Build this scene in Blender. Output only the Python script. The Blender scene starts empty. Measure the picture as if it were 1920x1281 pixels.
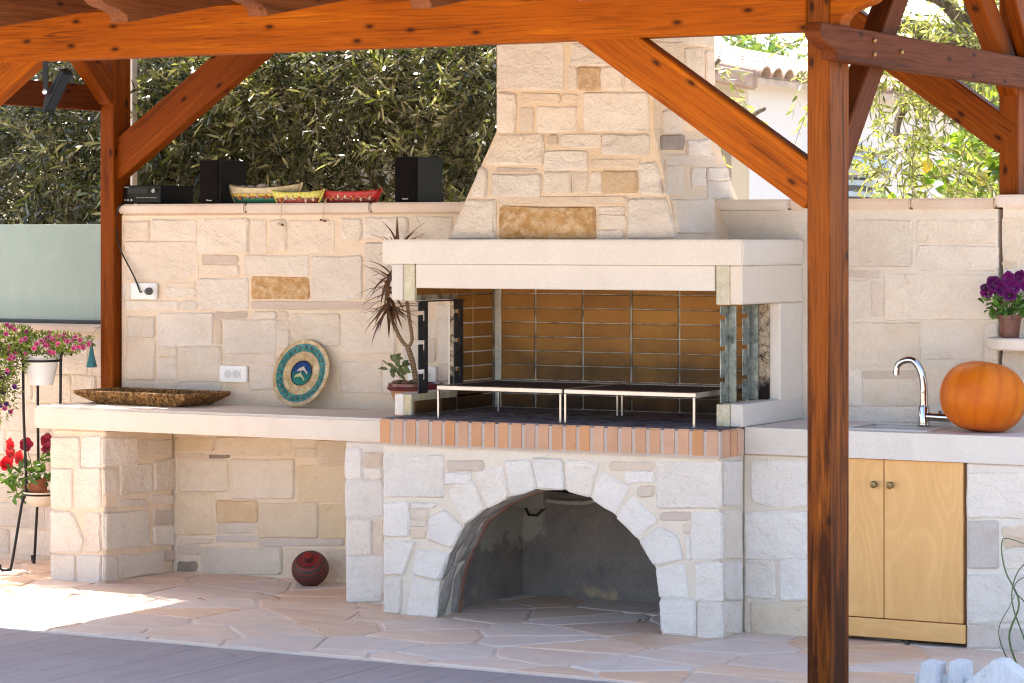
import bpy, bmesh, math, random
import numpy as np
from mathutils import Matrix, Vector, noise

sc = bpy.context.scene
COL = sc.collection
R = random.Random(11)
NR = np.random.RandomState(5)
rad = math.radians

# ------------------------------------------------------------------ camera, sky, sun, exposure
cam_d = bpy.data.cameras.new('camera')
cam = bpy.data.objects.new('camera', cam_d)
COL.objects.link(cam)
cam.location = (8.363, -11.538, 1.70)
cam.rotation_euler = (rad(90), 0, rad(29))
cam_d.sensor_width = 36
cam_d.lens = 97.5
cam_d.shift_y = -0.1013
cam_d.clip_start = 0.1
cam_d.clip_end = 600
cam_d.dof.use_dof = True
cam_d.dof.focus_distance = 12.9
cam_d.dof.aperture_fstop = 8.0
sc.camera = cam

SUN_TO = Vector((-0.53, 0.30, 1.0)).normalized()       # towards the sun: behind the wall, from the left
world = bpy.data.worlds.new('World')
sc.world = world
world.use_nodes = True
wn, wl = world.node_tree.nodes, world.node_tree.links
sky = wn.new('ShaderNodeTexSky')
sky.sky_type = 'NISHITA'
sky.sun_disc = False
sky.sun_elevation = math.asin(SUN_TO.z)
sky.sun_rotation = math.atan2(SUN_TO.x, SUN_TO.y)
sky.air_density = 1.0
sky.dust_density = 2.5
sky.ozone_density = 0.6
wl.new(sky.outputs[0], wn['Background'].inputs[0])
wn['Background'].inputs[1].default_value = 0.13

sun_d = bpy.data.lights.new('sun', 'SUN')
sun_d.energy = 4.6
sun_d.angle = rad(0.53)
sun_d.color = (1.0, 0.93, 0.82)
sun = bpy.data.objects.new('sun', sun_d)
sun.rotation_euler = (-SUN_TO).to_track_quat('-Z', 'Y').to_euler()
sun.location = (-6, 4, 12)
COL.objects.link(sun)

vs = sc.view_settings
vs.view_transform = 'Standard'
vs.look = 'None'
vs.gamma = 1.0
vs.use_curve_mapping = False
vs.exposure = 2.38
sc.cycles.filter_width = 1.1
sc.cycles.max_bounces = 10
sc.cycles.diffuse_bounces = 6
sc.cycles.use_denoising = True
sc.cycles.sample_clamp_indirect = 12.0

# ------------------------------------------------------------------ helpers: meshes and objects
class MB:
    def __init__(s): s.v = []; s.f = []
    def add(s, vs, fs):
        o = len(s.v); s.v += [tuple(p) for p in vs]; s.f += [tuple(i + o for i in f) for f in fs]; return s
    def box(s, x0, x1, y0, y1, z0, z1):
        return s.add([(x0,y0,z0),(x1,y0,z0),(x1,y1,z0),(x0,y1,z0),(x0,y0,z1),(x1,y0,z1),(x1,y1,z1),(x0,y1,z1)],
                     [(0,3,2,1),(4,5,6,7),(0,1,5,4),(1,2,6,5),(2,3,7,6),(3,0,4,7)])
    def prism(s, poly, fn, w0, w1):
        n = len(poly)
        vs = [fn(u, v, w0) for u, v in poly] + [fn(u, v, w1) for u, v in poly]
        fs = [tuple(range(n))[::-1], tuple(range(n, 2*n))] + [(i, (i+1) % n, n + (i+1) % n, n + i) for i in range(n)]
        return s.add(vs, fs)
    def tube(s, pts, r, n=8, cap=True):
        pts = [Vector(p) for p in pts]; m = len(pts)
        rr = r if isinstance(r, (list, tuple)) else [r]*m
        vs, fs = [], []
        t0 = (pts[1]-pts[0]).normalized()
        a = t0.orthogonal().normalized()
        for i, p in enumerate(pts):
            t = (pts[min(i+1, m-1)] - pts[max(i-1, 0)]).normalized()
            a = (a - t*a.dot(t))
            a = a.normalized() if a.length > 1e-6 else t.orthogonal().normalized()
            b = t.cross(a)
            for k in range(n):
                q = 2*math.pi*k/n
                vs.append(p + (a*math.cos(q) + b*math.sin(q))*rr[i])
        for i in range(m-1):
            for k in range(n):
                k2 = (k+1) % n
                fs.append((i*n+k, i*n+k2, (i+1)*n+k2, (i+1)*n+k))
        if cap:
            fs.append(tuple(range(n))[::-1]); fs.append(tuple((m-1)*n+k for k in range(n)))
        return s.add(vs, fs)
    def lathe(s, prof, n=24, M=None, fn=None, cap=True):
        M = M or Matrix()
        vs, fs = [], []
        for r, z in prof:
            for k in range(n):
                q = 2*math.pi*k/n
                rr = r*(fn(q, z) if fn else 1)
                vs.append(M @ Vector((rr*math.cos(q), rr*math.sin(q), z)))
        m = len(prof)
        for i in range(m-1):
            for k in range(n):
                k2 = (k+1) % n
                fs.append((i*n+k, i*n+k2, (i+1)*n+k2, (i+1)*n+k))
        if cap and prof[0][0] > 1e-4: fs.append(tuple(range(n))[::-1])
        if cap and prof[-1][0] > 1e-4: fs.append(tuple((m-1)*n+k for k in range(n)))
        return s.add(vs, fs)
    def ball(s, c, r, n=8, m=6, sx=1, sy=1, sz=1):
        prof = [(max(1e-5, math.sin(math.pi*i/m)), -math.cos(math.pi*i/m)) for i in range(m+1)]
        M = Matrix.Translation(c) @ Matrix.Diagonal((r*sx, r*sy, r*sz, 1))
        return s.lathe(prof, n, M)

WM = {}
def place(o, parent, Mw):
    COL.objects.link(o)
    if parent is not None:
        o.parent = parent
        o.matrix_basis = WM[parent.name].inverted() @ Mw
    else:
        o.matrix_basis = Mw
    WM[o.name] = Mw
    return o
def tag(o, label=None, cat=None, group=None, kind=None):
    if label: o['label'] = label
    if cat: o['category'] = cat
    if group: o['group'] = group
    if kind: o['kind'] = kind
    return o
def thing(name, label, cat, loc=(0,0,0), rz=0, group=None):
    o = bpy.data.objects.new(name, None)
    o.empty_display_size = 0.1
    place(o, None, Matrix.Translation(loc) @ Matrix.Rotation(rz, 4, 'Z'))
    return tag(o, label, cat, group)
def mesh_from(mb, name, mat, smooth=False, bevel=0, seg=1):
    me = bpy.data.meshes.new(name)
    me.from_pydata(mb.v, [], mb.f)
    bm = bmesh.new(); bm.from_mesh(me)
    bmesh.ops.recalc_face_normals(bm, faces=bm.faces)
    if bevel > 0:
        es = [e for e in bm.edges if len(e.link_faces) == 2 and e.calc_face_angle(0) > 0.5]
        bmesh.ops.bevel(bm, geom=es, offset=bevel, segments=seg, affect='EDGES', clamp_overlap=True)
    if smooth:
        for f in bm.faces: f.smooth = True
        for e in bm.edges:
            if len(e.link_faces) == 2 and e.calc_face_angle(0) > 0.75: e.smooth = False
    bm.to_mesh(me); bm.free()
    if mat: me.materials.append(mat)
    return me
def build(mb, name, mat, parent=None, smooth=False, bevel=0, seg=1, M=None, kind=None, label=None):
    """M: the mesh is given in that local frame; else in world coordinates (re-centred)."""
    if M is None:
        a = np.array(mb.v); c = Vector(((a.min(0) + a.max(0))/2).tolist())
        mb.v = [(x-c.x, y-c.y, z-c.z) for x, y, z in mb.v]
        M = Matrix.Translation(c)
    o = bpy.data.objects.new(name, mesh_from(mb, name, mat, smooth, bevel, seg))
    place(o, parent, M)
    return tag(o, label=label, kind=kind)
def inst(me, name, parent, Mw, label=None):
    o = bpy.data.objects.new(name, me)
    place(o, parent, Mw)
    return tag(o, label=label)
def axes(o, x, y, z):
    return Matrix(((x.x,y.x,z.x,o[0]),(x.y,y.y,z.y,o[1]),(x.z,y.z,z.z,o[2]),(0,0,0,1)))
def timber(name, p0, p1, w, h, mat, parent, up=(0,0,1), bevel=0.006):
    """a timber from p0 to p1, its grain along local X; w across, h along 'up'"""
    p0, p1 = Vector(p0), Vector(p1)
    x = (p1-p0).normalized(); y = Vector(up).cross(x).normalized(); z = x.cross(y)
    L = (p1-p0).length
    mb = MB().box(-L/2, L/2, -w/2, w/2, -h/2, h/2)
    return build(mb, name, mat, parent, bevel=bevel, M=axes((p0+p1)/2, x, y, z))
def numpy_mesh(name, verts, faces, mat, tint=None, smooth=False):
    """faces: list of (n,k) integer arrays"""
    me = bpy.data.meshes.new(name)
    loops = np.concatenate([f.ravel() for f in faces]); ks = np.concatenate([np.full(len(f), f.shape[1]) for f in faces])
    me.vertices.add(len(verts)); me.vertices.foreach_set('co', verts.astype(np.float32).ravel())
    me.loops.add(len(loops)); me.loops.foreach_set('vertex_index', loops.astype(np.int32))
    me.polygons.add(len(ks)); st = np.concatenate([[0], np.cumsum(ks)[:-1]])
    me.polygons.foreach_set('loop_start', st.astype(np.int32))
    me.polygons.foreach_set('loop_total', ks.astype(np.int32))
    if smooth: me.polygons.foreach_set('use_smooth', np.ones(len(ks), dtype=bool))
    if tint is not None:
        at = me.attributes.new('tint', 'FLOAT', 'POINT'); at.data.foreach_set('value', tint.astype(np.float32))
    me.update(); me.validate()
    me.materials.append(mat)
    return me

# ------------------------------------------------------------------ helpers: materials
class NT:
    def __init__(s, name):
        s.m = bpy.data.materials.new(name); s.m.use_nodes = True
        s.n = s.m.node_tree.nodes; s.l = s.m.node_tree.links
        s.p = s.n['Principled BSDF']
    def node(s, t, **kw):
        x = s.n.new(t)
        for k, v in kw.items():
            if k.startswith('i_'):
                x.inputs[k[2:].replace('_', ' ')].default_value = v
            else: setattr(x, k, v)
        return x
    def link(s, a, b): s.l.new(a, b)
    def pos(s): return s.node('ShaderNodeNewGeometry').outputs['Position']
    def obj(s): return s.node('ShaderNodeTexCoord').outputs['Object']
    def mapping(s, v, scale=(1,1,1), loc=(0,0,0)):
        m = s.node('ShaderNodeMapping'); m.inputs['Scale'].default_value = scale; m.inputs['Location'].default_value = loc
        s.link(v, m.inputs['Vector']); return m.outputs[0]
    def noise(s, v, scale, detail=4, rough=0.55, dist=0.0, out='Fac'):
        x = s.node('ShaderNodeTexNoise'); x.inputs['Scale'].default_value = scale; x.inputs['Detail'].default_value = detail
        x.inputs['Roughness'].default_value = rough; x.inputs['Distortion'].default_value = dist
        if v is not None: s.link(v, x.inputs['Vector'])
        return x.outputs[out]
    def voro(s, v, scale, feature='F1', out='Distance'):
        x = s.node('ShaderNodeTexVoronoi', feature=feature); x.inputs['Scale'].default_value = scale
        s.link(v, x.inputs['Vector']); return x.outputs[out]
    def ramp(s, f, stops, interp='LINEAR'):
        x = s.node('ShaderNodeValToRGB'); e = x.color_ramp; e.interpolation = interp
        while len(e.elements) < len(stops): e.elements.new(0.5)
        for el, (p, c) in zip(e.elements, stops):
            el.position = p; el.color = (c[0], c[1], c[2], 1) if not isinstance(c, (int, float)) else (c, c, c, 1)
        s.link(f, x.inputs[0]); return x.outputs[0]
    def mix(s, f, a, b, mode='MIX'):
        x = s.node('ShaderNodeMix', data_type='RGBA', blend_type=mode)
        for sock, v in ((x.inputs[0], f), (x.inputs[6], a), (x.inputs[7], b)):
            if isinstance(v, (int, float)): sock.default_value = v
            elif isinstance(v, tuple): sock.default_value = (v[0], v[1], v[2], 1)
            else: s.link(v, sock)
        return x.outputs[2]
    def math(s, op, a, b=0.0, clamp=False):
        x = s.node('ShaderNodeMath', operation=op, use_clamp=clamp)
        for sock, v in ((x.inputs[0], a), (x.inputs[1], b)):
            if isinstance(v, (int, float)): sock.default_value = v
            else: s.link(v, sock)
        return x.outputs[0]
    def rnd(s): return s.node('ShaderNodeObjectInfo').outputs['Random']
    def bump(s, h, strength=0.5, dist=0.01, prev=None):
        x = s.node('ShaderNodeBump'); x.inputs['Strength'].default_value = strength; x.inputs['Distance'].default_value = dist
        s.link(h, x.inputs['Height'])
        if prev is not None: s.link(prev, x.inputs['Normal'])
        return x.outputs[0]
    def done(s, col=None, rough=None, normal=None, spec=None, metal=None, **kw):
        p = s.p
        for key, v in (('Base Color', col), ('Roughness', rough), ('Normal', normal), ('Specular IOR Level', spec), ('Metallic', metal)):
            if v is None: continue
            if isinstance(v, tuple): p.inputs[key].default_value = (v[0], v[1], v[2], 1)
            elif isinstance(v, (int, float)): p.inputs[key].default_value = v
            else: s.link(v, p.inputs[key])
        for k, v in kw.items(): p.inputs[k].default_value = v
        return s.m

def stone_mat(name, c1, c2, stain, relief=1.0, spots=None, fine=1.0, vary=1.0):
    t = NT(name); P = t.pos()
    seed = t.node('ShaderNodeVectorMath', operation='ADD'); t.link(P, seed.inputs[0])
    comb = t.node('ShaderNodeCombineXYZ'); r = t.rnd(); t.link(t.math('MULTIPLY', r, 37.0), comb.inputs[0]); t.link(t.math('MULTIPLY', r, 91.0), comb.inputs[1])
    t.link(comb.outputs[0], seed.inputs[1]); Q = seed.outputs[0]
    big = t.noise(Q, 5.0, 5, 0.6)
    col = t.mix(t.ramp(big, [(0.3, 0.0), (0.7, 1.0)]), c1, c2)
    st = t.noise(Q, 11.0, 6, 0.7, 0.6)
    col = t.mix(t.math('MULTIPLY', t.ramp(st, [(0.55, 0.0), (0.75, 1.0)]), 0.55), col, stain)
    hv = t.node('ShaderNodeHueSaturation'); t.link(t.math('ADD', t.math('MULTIPLY', r, 0.15*vary), 1-0.085*vary), hv.inputs['Value'])
    r2 = t.math('FRACT', t.math('MULTIPLY', r, 7.31))
    t.link(t.math('ADD', t.math('MULTIPLY', r2, 0.5*vary), 1-0.27*vary), hv.inputs['Saturation']); t.link(col, hv.inputs['Color']); col = hv.outputs[0]
    gr = t.noise(P, 140.0, 3, 0.6)
    col = t.mix(0.35, col, t.ramp(gr, [(0.25, 0.72), (0.6, 1.0), (0.8, 1.12)]), 'MULTIPLY')
    pit = t.voro(Q, 28.0)
    pm = t.math('MULTIPLY', t.ramp(pit, [(0.03, 1.0), (0.085, 0.0)]), t.ramp(t.noise(Q, 3.1, 2), [(0.52, 0.0), (0.6, 1.0)]))
    col = t.mix(t.math('MULTIPLY', pm, 0.6), col, (0.16, 0.10, 0.06))
    if spots:
        col = t.mix(t.ramp(t.noise(Q, 26.0, 5, 0.7), [(0.42, 0.0), (0.62, 1.0)]), col, spots)
    rough_h = t.noise(Q, 13.0, 7, 0.62, 0.4)
    chip = t.voro(t.mapping(Q, (1, 1, 1.6)), 9.0, 'SMOOTH_F1')
    mid = t.noise(t.mapping(Q, (1, 1, 1.5)), 32.0, 5, 0.6, 1.2)
    h = t.math('ADD', t.math('ADD', rough_h, t.math('MULTIPLY', mid, 0.30)), t.math('MULTIPLY', chip, 0.5))
    n1 = t.bump(h, 0.46*relief, 0.030)
    n2 = t.bump(t.noise(P, 80.0, 5, 0.7), 0.5*fine, 0.005, n1)
    return t.done(col, 0.9, n2, 0.2)

def plain(name, col, rough=0.5, metal=0.0, spec=0.5, var=0.0, scale=20.0, bump=0.0, **kw):
    t = NT(name); c = col; nrm = None
    if var > 0:
        n = t.noise(t.pos(), scale, 5, 0.6)
        lo = tuple(x*(1-var) for x in col); hi = tuple(min(1, x*(1+var)) for x in col)
        c = t.mix(t.ramp(n, [(0.3, 0.0), (0.7, 1.0)]), lo, hi)
    if bump > 0: nrm = t.bump(t.noise(t.pos(), scale*3, 5, 0.6), bump, 0.004)
    return t.done(c, rough, nrm, spec, metal, **kw)

def wood_mat(name, dark, mid, light, rough=0.38, coat=0.25, knots=True, gscale=1.0, wear=0.0, spec=0.10, fine=0.7):
    t = NT(name); O = t.obj()
    comb = t.node('ShaderNodeCombineXYZ'); t.link(t.math('MULTIPLY', t.rnd(), 61.0), comb.inputs[0]); t.link(t.math('MULTIPLY', t.rnd(), 13.0), comb.inputs[2])
    ad = t.node('ShaderNodeVectorMath', operation='ADD'); t.link(O, ad.inputs[0]); t.link(comb.outputs[0], ad.inputs[1]); Q = ad.outputs[0]
    warp = t.noise(t.mapping(Q, (1.3, 3.5, 3.5)), 1.0, 2, 0.5, out='Color')
    wv = t.node('ShaderNodeVectorMath', operation='MULTIPLY_ADD'); t.link(warp, wv.inputs[0]); wv.inputs[1].default_value = (0.12, 0.035, 0.035); t.link(Q, wv.inputs[2])
    G = wv.outputs[0]
    g1 = t.noise(t.mapping(G, (1.2*gscale, 26*gscale, 26*gscale)), 1.0, 5, 0.6, 0.3)
    g2 = t.noise(t.mapping(G, (4.0, 170, 170)), 1.0, 3, 0.55)
    col = t.ramp(g1, [(0.26, dark), (0.43, mid), (0.58, mid), (0.76, light)])
    col = t.mix(fine, col, t.ramp(g2, [(0.3, 0.5), (0.52, 1.0), (0.8, 1.12)]), 'MULTIPLY')
    col = t.mix(t.math('MULTIPLY', t.ramp(t.noise(t.mapping(Q, (1.0, 3, 3)), 1.7, 3), [(0.35, 0.0), (0.7, 1.0)]), 0.5), col, t.mix(1.0, col, (0.72, 0.62, 0.5), 'MULTIPLY'))
    if knots:
        sq = t.node('ShaderNodeSeparateXYZ'); t.link(Q, sq.inputs[0]); kv = t.node('ShaderNodeCombineXYZ')
        t.link(t.math('MULTIPLY', sq.outputs[0], 4.2), kv.inputs[0]); t.link(t.math('MULTIPLY', t.math('ADD', sq.outputs[2], t.math('MULTIPLY', sq.outputs[1], 0.7)), 9.0), kv.inputs[1])
        vk = t.node('ShaderNodeTexVoronoi', voronoi_dimensions='2D'); vk.inputs['Scale'].default_value = 1.0; t.link(kv.outputs[0], vk.inputs['Vector'])
        kn = vk.outputs['Distance']; kc = vk.outputs['Color']
        sep = t.node('ShaderNodeSeparateColor'); t.link(kc, sep.inputs[0])
        on = t.math('GREATER_THAN', sep.outputs[0], 0.55)
        km = t.math('MULTIPLY', t.ramp(kn, [(0.05, 1.0), (0.075, 0.5), (0.15, 0.0)]), on)
        col = t.mix(t.math('MULTIPLY', km, 0.85), col, tuple(x*0.18 for x in dark))
    if knots:                                             # drying checks along the grain
        ck = t.noise(t.mapping(G, (0.55, 34, 34)), 1.0, 2, 0.5)
        cm = t.math('MULTIPLY', t.ramp(ck, [(0.485, 0), (0.5, 1), (0.515, 0)]), t.ramp(t.noise(t.mapping(Q, (1.4, 5, 5)), 1.0, 3), [(0.5, 0), (0.62, 1)]))
        col = t.mix(t.math('MULTIPLY', cm, 0.75), col, tuple(x*0.5 for x in dark))
    if wear > 0:
        w = t.noise(t.mapping(Q, (1.6, 22, 22)), 1.0, 6, 0.72, 0.5)
        sx = t.node('ShaderNodeSeparateXYZ'); t.link(O, sx.inputs[0])
        w = t.math('ADD', w, t.math('MULTIPLY', t.math('ADD', sx.outputs[0], 0.1), -0.085))
        col = t.mix(t.math('MULTIPLY', t.ramp(w, [(0.50, 0.0), (0.62, 1.0)]), wear), col, tuple(x*0.75 for x in dark))
    nrm = t.bump(t.math('ADD', g1, t.math('MULTIPLY', g2, 0.5)), 0.25, 0.004)
    return t.done(col, t.ramp(g2, [(0.3, rough+0.12), (0.8, rough)]), nrm, spec, **{'Coat Weight': coat, 'Coat Roughness': 0.25})

def leaf_mat(name, top, under, var=0.35, rough=0.35, trans=0.25, spec=0.5):
    t = NT(name)
    at = t.node('ShaderNodeAttribute', attribute_name='tint')
    bf = t.node('ShaderNodeNewGeometry').outputs['Backfacing']
    a = t.mix(at.outputs['Fac'], tuple(x*(1-var) for x in top), tuple(x*(1+var) for x in top))
    b = t.mix(at.outputs['Fac'], tuple(x*(1-var*.6) for x in under), tuple(x*(1+var*.6) for x in under))
    c = t.mix(bf, a, b)
    t.done(c, rough, None, spec)
    tr = t.node('ShaderNodeBsdfTranslucent'); t.link(t.mix(1.0, c, (1.5, 1.6, 0.55), 'MULTIPLY'), tr.inputs[0])
    mx = t.node('ShaderNodeMixShader'); mx.inputs[0].default_value = trans
    t.link(t.p.outputs[0], mx.inputs[1]); t.link(tr.outputs[0], mx.inputs[2])
    t.link(mx.outputs[0], t.n['Material Output'].inputs[0])
    return t.m

ST = {
 '':  stone_mat('limestone', (0.72,0.605,0.49), (0.79,0.695,0.585), (0.68,0.53,0.38), 1.6, vary=.7),
 'g': stone_mat('grey_limestone', (0.54,0.435,0.36), (0.64,0.535,0.45), (0.46,0.36,0.29), 0.7, vary=.7),
 't': stone_mat('tan_limestone', (0.655,0.525,0.40), (0.72,0.60,0.48), (0.57,0.42,0.28), 1.2, vary=.7),
 's': stone_mat('speckled_limestone', (0.66,0.55,0.43), (0.72,0.62,0.5), (0.40,0.25,0.13), 1.3),
 'n': stone_mat('warm_lit_limestone', (0.71,0.565,0.39), (0.76,0.63,0.47), (0.62,0.45,0.27), 1.4),  # yellower: warm bounce light under the counter put into the stone colour
 'd': stone_mat('dark_limestone', (0.22,0.18,0.15), (0.42,0.35,0.29), (0.2,0.14,0.1)),
 'd2': stone_mat('weathered_limestone', (0.55,0.47,0.41), (0.62,0.55,0.49), (0.42,0.33,0.27)),
 'o': stone_mat('ochre_stone', (0.40,0.21,0.075), (0.55,0.33,0.14), (0.30,0.14,0.04), 1.5, (0.62,0.44,0.26)),
 'o2': stone_mat('pale_ochre_stone', (0.58,0.42,0.265), (0.68,0.54,0.39), (0.50,0.33,0.18), 1.3),
}
WHITE = stone_mat('pale_limestone', (0.75,0.675,0.595), (0.81,0.745,0.67), (0.66,0.57,0.46), 1.7, vary=.7)
MORTAR = stone_mat('mortar', (0.72,0.585,0.445), (0.77,0.65,0.52), (0.63,0.47,0.31), 0.7)
MORTAR_PALE = stone_mat('pale_mortar', (0.70,0.61,0.505), (0.75,0.675,0.58), (0.62,0.50,0.38), 0.6)
PLASTER = stone_mat('cream_plaster', (0.64,0.56,0.47), (0.68,0.60,0.51), (0.61,0.52,0.42), 0.10, None, 0.35)
SLAB_L = stone_mat('counter_plaster', (0.69,0.61,0.52), (0.73,0.65,0.57), (0.66,0.56,0.45), 0.10, None, 0.4)
SLAB_R = stone_mat('honed_limestone_slab', (0.64,0.58,0.52), (0.70,0.64,0.57), (0.56,0.49,0.42), 0.15, None, 0.6)
CAPM = stone_mat('coping_stone', (0.66,0.52,0.42), (0.72,0.60,0.50), (0.58,0.43,0.32), 0.25, None, 0.5)
CONC = stone_mat('raw_concrete', (0.50,0.43,0.26), (0.62,0.56,0.40), (0.36,0.36,0.24), 0.9, (0.66,0.60,0.46), 2.5)
NICHE = stone_mat('grey_render', (0.17,0.15,0.135), (0.25,0.215,0.19), (0.20,0.15,0.11), 0.4, None, 1.6)
W_ORANGE = wood_mat('varnished_pine', (0.085,0.014,0.0005), (0.285,0.066,0.0010), (0.42,0.118,0.002), 0.5, 0.0)
W_DEEP = wood_mat('deep_varnished_pine', (0.05,0.008,0.0005), (0.185,0.040,0.0010), (0.30,0.076,0.002), 0.5, 0.0)
W_POST = wood_mat('weathered_varnished_pine', (0.05,0.012,0.0025), (0.185,0.047,0.004), (0.34,0.11,0.012), 0.5, 0.0, wear=0.95)
W_DARK = wood_mat('dark_stained_pine', (0.05,0.012,0.003), (0.105,0.026,0.006), (0.15,0.042,0.010), 0.6, 0.0)
W_RAFTER = wood_mat('rafter_pine', (0.07,0.022,0.008), (0.15,0.05,0.018), (0.22,0.085,0.035), 0.55, 0.0)

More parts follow.
